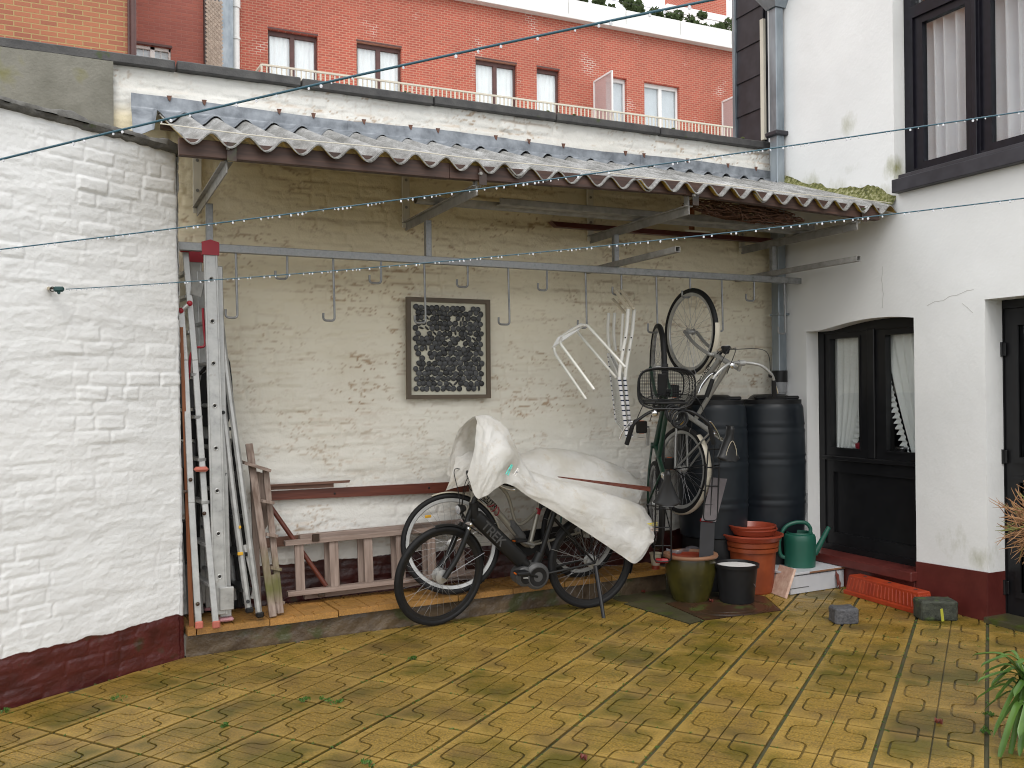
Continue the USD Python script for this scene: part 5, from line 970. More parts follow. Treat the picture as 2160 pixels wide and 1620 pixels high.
dc = thing('glass_dish', 'stack of glass dishes on the sill inside the glazed door', 'dishes', (XD + .08, 5.24, 1.1)); part('dish', MB().add(lathe([(.001, 0), (.05, 0), (.065, .02), (.06, .02), (.045, .004), (.001, .004)], 28, (XD + .085, 5.24, 1.102))).add(lathe([(.001, 0), (.05, 0), (.065, .02), (.06, .02), (.045, .004), (.001, .004)], 28, (XD + .085, 5.24, 1.118))), 'chrome', dc)
ri = thing('red_parcel', 'small red packet on the sill inside the glazed door', 'packet', (XD + .09, 5.65, 1.1)); part('packet', MB().box((XD + .09, 5.65, 1.125), (.06, .13, .05), ch=.012), 'red_plastic', ri)

# ================================================================== washing lines with raindrops
mk('line_cord', {'p': ('principled_bsdf', {'base_color': (.035, .095, .13), 'roughness': .35}), }, [], 'p.BSDF')
mk('water_drop', {'p': ('principled_bsdf', {'base_color': (.95, .96, 1.), 'roughness': .02, 'ior': 1.33, 'transmission_weight': .5})}, [], 'p.BSDF')  # half-opaque white body stands in for bright sky refracted by the drops
def line(name, label, p, q, r, sag, seed, nd, dr):
    p, q = np.asarray(p), np.asarray(q); t_ = thing(name, label, 'washing line', tuple(p), 'washing lines across the yard')
    f = np.linspace(0, 1, 70); pts = p + (q - p) * f[:, None]; pts[:, 2] -= sag * 4 * f * (1 - f); part('cord', tube(pts, r, 8), 'line_cord', t_, smooth=True)
    rr = random.Random(seed); mb = MB(); x = 0.; L = np.linalg.norm(q - p); sph = trimesh.creation.icosphere(1)
    while True:
        x += rr.choice((.5, .6, 1, 1, 1.6, 2.4)) / nd
        if x > 1: break
        c = p + (q - p) * x; c[2] -= sag * 4 * x * (1 - x) + r * .9; s = dr * rr.uniform(.6, 1.25); v = np.asarray(sph.vertices) * s * [1, 1, 1.25]; v[:, 2] -= s * .9; mb.m.append(trimesh.Trimesh(v + c, sph.faces, process=False))
    part('raindrops', mb, 'water_drop', t_, smooth=True, kind='stuff')
L3 = onP(117, 610, LB + LN * .05, LN)
line('washing_line', 'lowest washing line, running from the plastic tensioner on the white wall', onP(140, 610, LB + LN * .075, LN), at(2400, 388, 3.3), .0024, .042, 1, 150, .0036)
line('washing_line', 'middle washing line with many raindrops below the shed roof', at(-260, 556, 3.0), at(2420, 195, 2.6), .0022, .02, 2, 170, .0028)
line('washing_line', 'uppermost washing line rising to the top edge before the red building', at(-300, 413, 2.0), at(1900, -80, 1.5), .0025, -.016, 3, 50, .0026)
tn = thing('line_tensioner', 'dark green plastic line tensioner on a hook in the white wall', 'line tensioner', tuple(L3))
pm('tensioner_green', (.008, .045, .045), .35, var=.3, vs=60); c_ = onP(124, 610, LB + LN * .06, LN); d_ = unit(onP(140, 610, LB + LN * .07, LN) - onP(105, 610, LB + LN * .03, LN))
part('body', MB().box(c_, (.052, .03, .028), d_, np.cross([0, 0, 1], d_), .008).ball(c_ + [0, 0, -.018], .009, 1), 'tensioner_green', tn); part('hook', MB().cyl(onP(106, 608, LB, LN), c_, .005, 8).add(tube(arc(c_ - d_ * .03, .012, 0, 6.28, d_, (0, 0, 1), 13)[:-1], .003, 6, True)), 'rusty_iron', tn); part('wall_plug', MB().cyl(onP(103, 608, LB - LN * .02, LN), onP(103, 608, LB + LN * .02, LN), .009, 10), 'cream_pad', tn)
ow = thing('overhead_wire', 'thin dark wire crossing the sky above the roof shrubs', 'wire', tuple(onY(1290, 0, 22))); part('wire', tube([onY(x, y, 22) for x, y in ((1200, -18), (1290, 0), (1420, 26), (1552, 52), (1700, 80))], .007, 5), 'black_steel', ow)

# ================================================================== plants at the right edge
mk('strap_leaf', {'g': ('geometry', {}), 'n': ('noise_texture', {'scale': 9, 'detail': 3}), 'r': ('rgb_ramp', {'ramp': [(.3, (.042, .10, .016)), (.7, (.11, .21, .04))]}), 'p': ('principled_bsdf', {'roughness': .28}), 't': ('translucent_bsdf', {}), 'm': ('mix_closure', {'fac': .25})},
   [('g.position', 'n.vector'), ('n.fac', 'r.fac'), ('r.color', 'p.base_color'), ('r.color', 't.color'), ('p.BSDF', 'm.closure1'), ('t.BSDF', 'm.closure2')], 'm.closure')
def blade(pts, w, n=7):
    P = smooth_path(pts, n); t = np.gradient(P, axis=0); t /= np.linalg.norm(t, axis=1, keepdims=True); k = len(P); s = np.cross(t, [0, 0, 1.]); s /= np.maximum(np.linalg.norm(s, axis=1, keepdims=True), 1e-6); u = np.cross(s, t); ww = w * np.minimum(1, 4 * (1 - np.linspace(0, 1, k)))[:, None] * (1 - .3 * np.linspace(0, 1, k))[:, None]
    return grid_mesh(np.stack([P + s * ww, P + u * ww * .35 * -1, P - s * ww], 1), .0008)
ag = thing('strap_leaved_plant', 'clump of glossy green strap leaves at the lower right corner', 'plant', tuple(onZ(2150, 1600)))
base = onZ(2185, 1575) + np.array([.0, .0, .22]); r = random.Random(5)
tips = [(2050, 1385, .1), (2062, 1440, .05), (2058, 1478, 0), (2085, 1400, .1), (2075, 1500, 0), (2110, 1420, .12), (2095, 1555, -.05), (2130, 1590, -.1), (2148, 1405, .1), (2160, 1450, .1), (2120, 1500, 0), (2150, 1560, -.1), (2180, 1380, .2), (2105, 1610, -.1), (2140, 1470, -.1), (2078, 1462, -.15), (2165, 1520, -.2), (2130, 1530, -.15), (2068, 1408, .0), (2100, 1390, .1), (2090, 1450, .05), (2118, 1570, -.1), (2105, 1535, -.1), (2140, 1430, .1), (2150, 1500, 0), (2072, 1425, .1), (2128, 1610, -.2), (2150, 1600, -.2), (2098, 1480, -.1)]
for px, py, dz in tips:
    d0 = np.linalg.norm(base - eye) + r.uniform(-.16, .16); tip = at(px, py, d0 / np.linalg.norm(ray(px, py))); mid = (base + tip) / 2 + [0, 0, .07 + r.uniform(-.02, .05)]; b_ = base + [r.uniform(-.03, .05), r.uniform(-.04, .04), r.uniform(-.10, .02)]
    part('leaf', blade([b_, b_ * .6 + mid * .4 + [0, 0, .03], mid, tip * .8 + mid * .2 + [0, 0, .012], tip], r.uniform(.013, .019)), 'strap_leaf', ag, smooth=True)
part('root_stock', MB().ball(base + [.03, 0, -.10], .06, 2, (1, 1, 1.3)), 'strap_leaf', ag)
pq = base + np.array([.17, -.08, -.22]); tq = pot('leaf_pot', 'terracotta pot of the strap leaved plant at the picture edge', 'flowerpot', tuple(pq), [(.001, 0), (.10, 0), (.14, .18), (.155, .182), (.155, .215), (.14, .215), (.135, .17), (.001, .17)], 'terracotta')
tg = thing('dry_shrub', 'round shrub of bare reddish brown twigs before the right door', 'shrub', tuple(at(2185, 1150, 4.3)))
pm('dry_twig', (.17, .075, .03), .7, col2=(.40, .22, .10), vs=25); pm('green_twig', (.16, .17, .04), .7); c_ = at(2204, 1100, 4.25); mb, m2 = MB(), MB(); r = random.Random(9)
for k in range(620):
    th, ph = r.uniform(0, 6.28), math.acos(r.uniform(-.9, 1)); d = np.array([math.sin(ph) * math.cos(th), math.sin(ph) * math.sin(th), math.cos(ph)]); q0 = c_ + d * r.uniform(.03, .15) + [0, 0, -.02]; d = unit(d + [r.uniform(-1, 1), r.uniform(-1, 1), r.uniform(-.8, 1)]); l = r.uniform(.05, .13); d2 = unit(d + [r.uniform(-.5, .5), r.uniform(-.5, .5), r.uniform(-.2, .6)]); q1 = q0 + d * l * .5; q2 = q1 + d2 * l * .45
    (m2 if r.random() < .12 else mb).tube([q0, q1, q2], [.0028, .0022, .0009], 4)
    if r.random() < .6: q3 = q1 + unit(d + [r.uniform(-.9, .9), r.uniform(-.9, .9), r.uniform(-.5, .9)]) * l * .3; mb.tube([q1, q3], [.0016, .0007], 3)
part('twigs', mb, 'dry_twig', tg, kind='stuff'); part('green_shoots', m2, 'green_twig', tg, kind='stuff'); part('stem', MB().cyl(c_ + [0.02, 0, -.7], c_, .016, 8), 'dry_twig', tg)
tp2 = np.array([c_[0] + .10, c_[1] - .12, 0]); pot('shrub_pot', 'terracotta pot below the dry twig shrub', 'flowerpot', tuple(tp2), [(.001, 0), (.13, 0), (.17, .32), (.19, .322), (.19, .37), (.17, .37), (.165, .3), (.001, .3)], 'terracotta')
# weeds, moss in the joints, fallen leaves
pm('weed', (.03, .085, .008), .6, col2=(.06, .14, .014), vs=40); pm('dead_leaf', (.09, .015, .012), .6, col2=(.16, .035, .02), vs=30)
WD = [(370, 1387, 11, 'tuft of green weed at the foot of the white wall'), (256, 1476, 14, 'bright green weed in a joint at the lower left'), (690, 1481, 12, 'green weed at the crossing of mossy joints'), (715, 1483, 8, 'small weed right of the joint crossing'), (640, 1481, 8, 'small weed left of the joint crossing'), (870, 1391, 9, 'weed in a joint below the black bicycle'), (775, 1613, 10, 'weed tuft at the bottom edge of the picture'), (480, 1532, 6, 'tiny weed on the paving left of centre'), (2085, 1512, 8, 'weed in the joint beside the strap leaved plant'), (2082, 1545, 7, 'lower weed in the joint beside the strap leaved plant'), (8, 1503, 10, 'weed at the foot of the wall at the left edge')]
for k, (px, py, s, lab) in enumerate(WD):
    c_ = onZ(px, py); t_ = thing('weed', lab, 'weed', tuple(c_), 'weeds in the paving joints'); part('leaves', leaf_cloud(c_ + [0, 0, .012], np.array([.05, .04, .02]) * s / 10, 60, .008, 40 + k, 4), 'weed', t_, smooth=False, kind='stuff')
mb = []; r = np.random.default_rng(4)
for i in range(-17, 3):
    for j in range(-4, 12):
        for q in range(10):
            if meshkit.noise([i * .5, j * .5, q * .1], 3) < .45: continue
            f = r.uniform(0, 1); c_ = GO + GA * (i + (0 if q % 2 else f)) * GS - GB * (j + (f if q % 2 else 0)) * GS
            if Point(*c_[:2]).within(block) or (c_ - eye) @ CF < 2.6: continue
            mb.append(leaf_cloud(c_ + [0, 0, .0], np.array([.018, .018, .005]), 10, .004, (i + 40) * 991 + (j + 20) * 31 + q, 2))
js = thing('joint_moss', 'green moss growing in the joints between the slabs', 'moss', (3, 4, 0), kind='stuff'); part('moss_sprigs', trimesh.util.concatenate(mb), 'weed', js, smooth=False, kind='stuff')
for k, (px, py, lab) in enumerate(((1768, 1242, 'crumpled dark red leaf by the white box'), (1357, 1250, 'red leaf at the end of the step'), (1500, 1270, 'small red leaf beside the olive flowerpot'), (1231, 1602, 'dark red leaf at the bottom edge of the picture'), (1980, 1526, 'red leaf on the paving at the right'))):
    c_ = onZ(px, py) + [0, 0, .012]; t_ = thing('fallen_leaf', lab, 'leaf', tuple(c_), 'fallen red leaves'); P = np.array([[c_ + np.array([.016 * (a - 2) / 2, .022 * (b - 2) / 2 * (1 - .5 * abs(a - 2) / 2), .012 * math.sin(a * 2 + b) + .01 * (k == 0) * b]) for b in range(5)] for a in range(5)]); part('blade', grid_mesh(P * 1.0 if k else c_ + (P - c_) * [1.2, 1.0, 3.0]), 'dead_leaf', t_)
# ================================================================== bicycles
pm('matt_black', (.006, .006, .006), .42, spec=.35, var=.2); pm('silver_paint', (.30, .30, .285), .35, metal=.5, var=.08); pm('champagne_paint', (.36, .34, .29), .35, metal=.5, var=.1); pm('dark_green_paint', (.008, .03, .018), .3, var=.2); pm('mudguard_cream', (.50, .46, .37), .4, var=.06)
pm('motor_grey', (.055, .055, .055), .5, var=.15); pm('saddle_black', (.006, .006, .0065), .5, var=.2, bump=.15, bs=200); pm('orange_reflector', (.6, .12, .01), .3); pm('red_lamp', (.30, .008, .012), .2, coat=.5); pm('lamp_clear', (.55, .56, .58), .12, metal=.6); pm('magenta_paint', (.16, .015, .09), .4)
Z3 = np.array([0, 0, 1.])
def wheel(par, nm, c, a, R, rim='alu', tyre_r=.021, hub_r=.018, hub='alu', seed=0, spoke='steel'):
    nd = node(nm, par); c, a = np.asarray(c, float), unit(a); _, s, u = frame(a)
    part('tyre', tube(arc(c, R - tyre_r, 0, 2 * np.pi, s, u, 65)[:-1], tyre_r, 12, True), 'rubber', nd, smooth=True)
    Ri = R - 2 * tyre_r + .004
    part('rim', lathe([(Ri, -.011), (Ri + .003, -.013), (Ri - .022, -.009), (Ri - .026, 0), (Ri - .022, .009), (Ri + .003, .013), (Ri, .011)], 64, c, a), rim, nd, smooth=40)
    mb = MB(); n = 32
    for k in range(n):
        th = 2 * math.pi * (k + .5 * (k % 2) * .3) / n; o = (1, -1)[k % 2] * .024; tw = (1, -1)[(k // 2) % 2] * .75
        mb.m.append(tube([c + a * o + hub_r * 1.3 * (math.cos(th + tw) * s + math.sin(th + tw) * u), c + (Ri - .02) * (math.cos(th) * s + math.sin(th) * u)], .0011, 3, cap=False))
    part('spokes', mb, spoke, nd, smooth=True, kind='stuff')
    part('hub', lathe([(.004, -.055), (.006, -.04), (hub_r * 1.5, -.030), (hub_r * 1.5, -.025), (hub_r, -.02), (hub_r, .02), (hub_r * 1.5, .025), (hub_r * 1.5, .030), (.006, .04), (.004, .055)], 20, c, a), hub, nd, smooth=40)
    part('axle_nut', MB().cyl(c - a * .065, c + a * .065, .007, 8), 'steel', nd)
    return nd
def guard(c, a, R, a0, a1, w, s, u, n=34):
    P = np.zeros((n, 7, 3))
    for i, t in enumerate(np.linspace(a0, a1, n)):
        d = math.cos(t) * s + math.sin(t) * u
        for j in range(7):
            q = (j - 3) / 3; P[i, j] = np.asarray(c) + d * (R + .012 - .010 * q * q) + a * q * w
    return grid_mesh(P, .0015)
def saddle_mesh(c, L=.26, W=.2):
    """Saddle with nose towards +x."""
    P = np.zeros((26, 17, 3))
    for i in range(26):
        t = i / 25; x = -L / 2 + L * t; w = W / 2 * (1 - .74 * max(0, min(1, (t - .12) / .62)) ** .8) * (1 if t > .06 else .55 + .45 * t / .06) * (1 if t < .95 else .75)
        for j in range(17):
            q = (j - 8) / 8; y = w * math.sin(q * 1.45) / math.sin(1.45); z = .022 - .010 * math.sin(t * 3.1) - .05 * abs(q) ** 2.6 + .012 * (1 - t) ** 3 - (.02 * ((t - .9) / .1) ** 2 if t > .9 else 0); P[i, j] = (x, y, z)
    m_ = grid_mesh(P, .03); return trimesh.Trimesh(np.asarray(m_.vertices) + c, m_.faces, process=False)
def bike(name, label, mtx, wb=1.12, R=.348, steer=0., style='wave', paint='silver_paint', guardm='mudguard_cream', rim='alu', bars='swept', barm='alu', front_guard=(0.35, 2.35), opts=()):
    b = thing(name, label, 'bicycle', mtx=mtx); y = np.array([0, 1., 0]); x = np.array([1., 0, 0])
    rh, fh = np.array([0, 0, R]), np.array([wb, 0, R]); ha = math.radians(69); h = np.array([-math.cos(ha), 0, math.sin(ha)]); pf = np.array([math.sin(ha), 0, math.cos(ha)]); A = fh - pf * .05
    def S(p):
        p = np.asarray(p, float) - A; c, s = math.cos(steer), math.sin(steer); return A + p * c + np.cross(h, p) * s + h * (p @ h) * (1 - c)
    fa = S(A + y) - A
    wheel(b, 'rear_wheel', rh, y, R, rim, hub_r=.03 if 'ebike' in opts else .022, seed=1)
    wheel(b, 'front_wheel', S(fh), fa, R, rim, hub_r=.033 if 'dynamo' in opts else .018, seed=2)
    bb = np.array([.46, 0, .29]); st = unit([-math.cos(math.radians(71)), 0, math.sin(math.radians(71))]); stt = bb + st * .46; h0, h1 = A + h * .41, A + h * .58
    mb = MB().cyl(h0 - h * .02, h1, .020, 16).cyl(bb - y * .038, bb + y * .038, .024, 14).cyl(bb, stt, .019, 12)
    for s in (-1, 1):
        mb.tube(smooth_path([bb + y * .03 * s + [-.02, 0, 0], bb * .5 + rh * .5 + y * .055 * s, rh + y * .06 * s], 5), .009, 8); mb.tube([stt - st * .03 + y * .018 * s, rh + y * .062 * s], .0075, 8)
    if style == 'ebike':
        dtop, dbot = h0 + h * .06, bb + [.10, 0, .085]
        mb.tube(smooth_path([h1 - h * .04, dtop + [-.045, 0, -.04], dtop * .5 + dbot * .5 + [-.012, 0, 0], dbot + [-.015, 0, .01], bb + [.02, 0, .045], stt * .35 + bb * .65 + [.005, 0, 0]], 8), [.026] * 4 + [.036] * 12 + [.045] * 10 + [.04] * 6 + [.026] * 9 if False else .034, 14)
        mb.bar(dtop + [-.03, 0, -.02], dbot + [-.01, 0, .01], .07, .105, (.4, 0, 1), .022)
    elif style == 'wave':
        mb.tube(smooth_path([h0 + h * .03, h0 * .6 + bb * .4 + [-.015, 0, -.01], bb + [.06, 0, .03], bb], 7), .024, 12)
        mb.tube(smooth_path([h1 - h * .03, h1 * .62 + bb * .38 + [-.05, 0, .03], bb + [.10, 0, .16], stt * .6 + bb * .4 + [.02, 0, -.02], stt - st * .12], 7), .014, 10)
    else:
        mb.cyl(h0 + h * .03, bb, .0215, 12); mb.cyl(h1 - h * .03, bb * .58 + stt * .42, .018, 12)
    part('frame', mb, paint, b, smooth=50)
    # fork
    fk = MB().cyl(S(h0 - h * .02), S(h0 - h * .06), .021, 14); crown = A + h * .375
    for s in (-1, 1):
        if 'suspension' in opts: fk.tube([S(crown + y * .055 * s + h * .02), S(crown + y * .055 * s - h * .13)], .0125, 10)
        fk.tube([S(p) for p in smooth_path([crown + y * .02 * s, crown + y * .055 * s - h * .03, A + h * .16 + y * .056 * s + pf * .008, fh + y * .058 * s], 6)], .0205 if style == 'ebike' else .0135, 10)
    part('fork', fk, 'matt_black' if style == 'ebike' else paint, b, smooth=50)
    if 'suspension' in opts: part('fork_crown', MB().bar(S(crown - y * .07 + h * .02), S(crown + y * .07 + h * .02), .03, .035, h, .01).add(tube([S(crown + y * .055 + h * .0), S(crown + y * .055 - h * .11)], .017, 12)).add(tube([S(crown - y * .055 + h * .0), S(crown - y * .055 - h * .11)], .017, 12)), 'chrome', b, smooth=40)
    # mudguards
    part('rear_mudguard', guard(rh, y, R, math.radians(35), math.radians(200), .024, -x * -1, Z3), guardm, b, smooth=50)
    sF, uF = S(A + x) - A, S(A + Z3) - A
    part('front_mudguard', guard(S(fh), fa, R, front_guard[0], front_guard[1], .024, -sF, uF), guardm, b, smooth=50)
    part('guard_stay', MB().add(tube([S(fh + y * .05), S(fh + y * .026) + (R + .01) * (-sF * math.cos(.35) + uF * math.sin(.35))], .0018, 5)).add(tube([rh + y * .05, rh + y * .026 + (R + .01) * np.array([-math.cos(2.8), 0, math.sin(.34)])], .0018, 5)), 'steel', b)
    # stem and handlebar
    stem0, stem1 = h1 + h * .10, h1 + h * .12 + x * .06
    part('stem', MB().cyl(S(h1 - h * .01), S(stem0), .0125, 12).bar(S(stem0 - h * .01), S(stem1), .026, .03, Z3, .008).cyl(S(stem1 - y * .025), S(stem1 + y * .025), .02, 12), 'alu' if 'ebike' not in opts else 'matt_black', b)
    bs_ = .72 if 'ebike' in opts or 'covered' in opts else 1.
    q = [(.0, 0, 0), (.0, .07, .005), (-.02, .16, .035), (-.09, .255, .04), (-.17, .29, .02), (-.235, .305, .01)]
    q = [(a * bs_, b_ * bs_, c_) for a, b_, c_ in q]
    bp_ = [stem1 + np.array(p) * [1, -1, 1] for p in q[::-1]] + [stem1 + np.array(p) for p in q[1:]]
    part('handlebar', tube([S(p) for p in smooth_path(bp_, 6)], .0112, 10), barm, b, smooth=True)
    hbar = node('controls', b)
    for s in (-1, 1):
        g0, g1 = stem1 + np.array([-.12 * bs_, .275 * s * bs_, .033]), stem1 + np.array([-.25 * bs_, .309 * s * bs_, .008]); part('grip', tube([S(p) for p in (g0, g0 * .5 + g1 * .5, g1)], [.016, .0175, .0165], 12), 'rubber', hbar)
        lv = [stem1 + np.array(p) * [bs_, s * bs_, 1] for p in ((-.085, .25, .03), (-.09, .285, .015), (-.16, .335, -.01), (-.22, .36, -.015))]; part('brake_lever', tube([S(p) for p in smooth_path(lv, 5)], .005, 7), 'chrome', hbar); part('lever_clamp', MB().ball(S(lv[0]), .02, 2), 'black_plastic', hbar)
    for k, s in enumerate((-1, 1, .6)): part('cable', tube(smooth_path([S(stem1 + np.array([-.08 * bs_, .25 * s * bs_, .03])), S(stem1 + np.array([.09, .17 * s * bs_, .06])), S(stem1 + np.array([.10, .03 * s, -.09])), S(h0 + pf * .035 + y * .01 * s), h0 * .8 + bb * .2 + [.0, .03 * s, -.02]], 6), .003, 6), 'black_plastic', hbar, smooth=True)
    part('bell', MB().ball(S(stem1 + np.array([-.02, .12, .05])), .024, 2, (1, 1, .7)), 'chrome', hbar, smooth=True)
    # saddle, crank, chain
    sp = bb + st * (.50 if bs_ < 1 else .62); part('seatpost', MB().cyl(stt - st * .02, sp, .0135, 12).cyl(stt - st * .02, stt + st * .006, .021, 12), 'chrome' if 'ebike' not in opts else 'matt_black', b)
    sd_ = part('saddle', saddle_mesh(sp + [.0, 0, .045]), 'saddle_black', b, smooth=True); part('rail', MB().tube([sp + [-.08, .03, .02], sp + [.06, .02, .01]], .004, 6).tube([sp + [-.08, -.03, .02], sp + [.06, -.02, .01]], .004, 6), 'steel', b)
    cr_ = node('crank', b); ca = math.radians(20)
    part('chainring', lathe([(.03, -.002), (.09, -.002), (.095, 0), (.09, .002), (.03, .002)], 40, bb - y * .045, y), 'black_steel', cr_)
    for s in (-1, 1):
        d = np.array([math.cos(ca), 0, math.sin(ca)]) * s; part('crank_arm', MB().bar(bb + y * .062 * s, bb + y * .07 * s + d * .165, .018, .026, y, .005), 'alu' if 'ebike' not in opts else 'matt_black', cr_)
        pc_ = bb + d * .165 + y * .12 * s; part('pedal', MB().box(pc_, (.095, .085, .024), ch=.006).cyl(bb + d * .165 + y * .06 * s, pc_, .007, 8), 'black_plastic', cr_); part('pedal_reflector', MB().box(pc_ + [.049, 0, 0], (.004, .04, .012)).box(pc_ - [.049, 0, 0], (.004, .04, .012)), 'orange_reflector', cr_)
    part('chain', MB().bar(bb - y * .045 + [0, 0, .088], rh - y * .05 + [0, 0, .035], .008, .008).bar(bb - y * .045 - [0, 0, .088], rh - y * .05 - [0, 0, .035], .008, .008), 'black_steel', cr_)
    if 'chaincase' in opts: part('chain_case', hull([p - y * d for p in (bb + [.10, 0, 0], bb + [.05, 0, .095], bb + [.05, 0, -.095], rh + [-.05, 0, .05], rh + [-.05, 0, -.05]) for d in (.036, .058)]), 'black_plastic', b, smooth=25)
    if 'motor' in opts:
        part('motor', MB().add(lathe([(.001, -.07), (.075, -.07), (.095, -.05), (.095, .05), (.075, .07), (.001, .07)], 36, bb + [.0, 0, .0], y)).add(lathe([(.001, -.065), (.05, -.065), (.07, -.05), (.07, .05), (.05, .065), (.001, .065)], 32, bb + [.095, 0, .005], y)), 'motor_grey', b, smooth=35)
        part('motor_cover', MB().add(lathe([(.035, .0705), (.066, .0735), (.068, .0705)], 32, bb, y)).add(lathe([(.001, .067), (.043, .067), (.045, .064)], 32, bb + [.09, 0, .0], y)), 'black_plastic', b)
    if 'kickstand' in opts:
        k0 = rh + y * .07 + [.0, 0, -.02]; k1 = np.array([.065, .345, -.03]); part('kickstand', MB().tube([k0, k0 * .45 + k1 * .55, k1 + (k0 - k1) * .06], [.017, .015, .013], 10).add(hull([k1 + (k0 - k1) * f + np.array([dx * w, dy * w, 0]) for f, w in ((.15, .012), (.03, .018)) for dx in (-1, 1) for dy in (-1, 1)])), 'black_steel', b)
        part('stand_foot', MB().box(k1 + [0, 0, .012], (.06, .045, .02), ch=.004), 'maroon', b)
    if 'rack' in opts:
        zt = R + (.345 if 'ebike' in opts else .39); rk = MB()
        loop = round_path([np.array(p) for p in ((.24, .055, zt), (-.34, .065, zt + .01), (-.34, -.065, zt + .01), (.24, -.055, zt))], .04, 5); rk.tube(loop, .006, 8)
        for x_ in (-.22, -.08, .06, .2): rk.tube([(x_, -.06, zt + .004), (x_, .06, zt + .004)], .005, 6)
        rk.tube([(-.3, 0, zt + .008), (.22, 0, zt)], .005, 6)
        for s in (-1, 1): rk.tube([(-.12, .06 * s, zt), (-.0, .068 * s, R)], .005, 6).tube([(.08, .06 * s, zt), (0., .068 * s, R)], .005, 6)
        part('rack', rk, 'black_steel', b, smooth=True); part('tail_lamp', MB().box((-.345, 0, zt - .03), (.03, .10, .045), ch=.008), 'red_lamp', b)
    if 'headlamp' in opts:
        lc = S(A + h * .47 + pf * .085); part('headlamp', MB().add(lathe([(.001, -.04), (.02, -.035), (.036, .01), (.034, .02), (.001, .022)], 20, lc, S(A + x * 1. - Z3 * .12) - A)), 'black_plastic', b, smooth=40); part('lamp_lens', lathe([(.001, .026), (.030, .022), (.031, .018)], 20, lc, S(A + x * 1. - Z3 * .12) - A), 'lamp_clear', b, smooth=40)
        part('lamp_bracket', MB().cyl(lc, S(A + h * .42 + pf * .02), .006, 8), 'black_steel', b)
    return b, dict(S=S, A=A, h=h, pf=pf, h0=h0, h1=h1, bb=bb, stem1=stem1, stt=stt, rh=rh, fh=fh, sp=sp, R=R, fa=fa)
def pose(rear, fwd, up, z0=0):
    x = unit(fwd); z = unit(np.asarray(up) - x * np.dot(up, x)); y = np.cross(z, x); m_ = np.eye(4); m_[:3, 0], m_[:3, 1], m_[:3, 2], m_[:3, 3] = x, y, z, rear; return m_
def lettering(text, hgt, o, ax, ay, mat, par, depth=.0012):
    t = meshkit.text_mesh(text, hgt, depth, True); az = np.cross(ax, ay); v = np.asarray(t.vertices); part('lettering', trimesh.Trimesh(np.asarray(o) + v[:, :1] * ax + v[:, 1:2] * ay + v[:, 2:] * az, t.faces, process=False), mat, par, smooth=False)
# black electric bicycle on the paving, seen from its left
M1 = pose((3.412, 5.930, 0), (2.235 - 3.412, 5.950 - 5.930, 0), (0, -.075, 1))
eb, g = bike('electric_bicycle', 'black electric bicycle on its stand under the near white cover', M1, 1.177, .35, math.radians(12), 'ebike', 'matt_black', 'matt_black', 'black_steel', barm='black_steel', front_guard=(.15, 1.75), opts=('ebike', 'motor', 'kickstand', 'rack', 'suspension', 'dynamo', 'headlamp'))
pm('dim_gold', (.10, .09, .05), .4, metal=.4)
u_ = unit((g['bb'] + [.10, 0, .085]) - (g['h0'] + g['h'] * .06)); o_ = g['h0'] + g['h'] * .06 + [-.03, .0358, -.02] + u_ * .08
vv = np.cross([0, 1., 0], u_); lettering('TREK', .062, o_ - vv * .031, u_, vv if np.cross(u_, vv)[1] > 0 else -vv, 'motor_grey', eb)
lettering('BOSCH', .011, g['bb'] + [.115, .0675, -.004], np.array([-1., 0, 0]), Z3, 'white_plastic', eb, .0006)
part('key', MB().box(g['rh'] + [.27, .03, .33], (.012, .012, .05), ch=.004), 'tensioner_green' if 'tensioner_green' in MATS else 'black_plastic', eb)
# silver bicycle behind it on the step
fcs, rcs = np.array([2.40, 6.10, .17]), np.array([3.50, 6.20, .17])
M2 = pose(rcs, fcs - rcs, (0, .03, 1))
sb, g2 = bike('silver_bicycle', 'silver low step bicycle with cream mudguards on the step under the far cover', M2, np.linalg.norm(fcs - rcs), .355, math.radians(-24), 'wave', 'champagne_paint', 'mudguard_cream', 'alu', front_guard=(.0, 1.9), opts=('chaincase', 'covered'))
u_ = unit(g2['bb'] - g2['h0']); vv = np.cross([0, 1., 0], u_); lettering('CUTR', .034, g2['h0'] + u_ * .06 + np.array([-.02, .026, .0]) - vv * .017, u_, vv if np.cross(u_, vv)[1] > 0 else -vv, 'black_plastic', sb)
part('battery', MB().bar(g2['h0'] * .42 + g2['bb'] * .58 + [-.02, 0, 0], g2['bb'] + [.05, 0, .03], .06, .075, (.4, 0, 1), .02), 'grey_plastic', sb)
tp_ = MB()
for k in range(3): c_ = g2['h0'] + u_ * (.17 + .035 * k); tp_.add(tube(arc(c_ + [-.006, 0, 0], .030, 0, 6.283, unit(vv + u_ * (.5 - .5 * k)), [0, 1., 0], 19)[:-1], .004, 6, True))
part('red_strap', tp_, 'red_plastic', sb); part('red_band', MB().cyl(g2['bb'] + (g2['stt'] - g2['bb']) * .50, g2['bb'] + (g2['stt'] - g2['bb']) * .60, .02, 14), 'red_plastic', sb)
part('spoke_reflector', MB().box(g2['S'](g2['fh'] + np.array([.15, 0, .20])), (.05, .006, .02)), 'yellow_tape', sb)
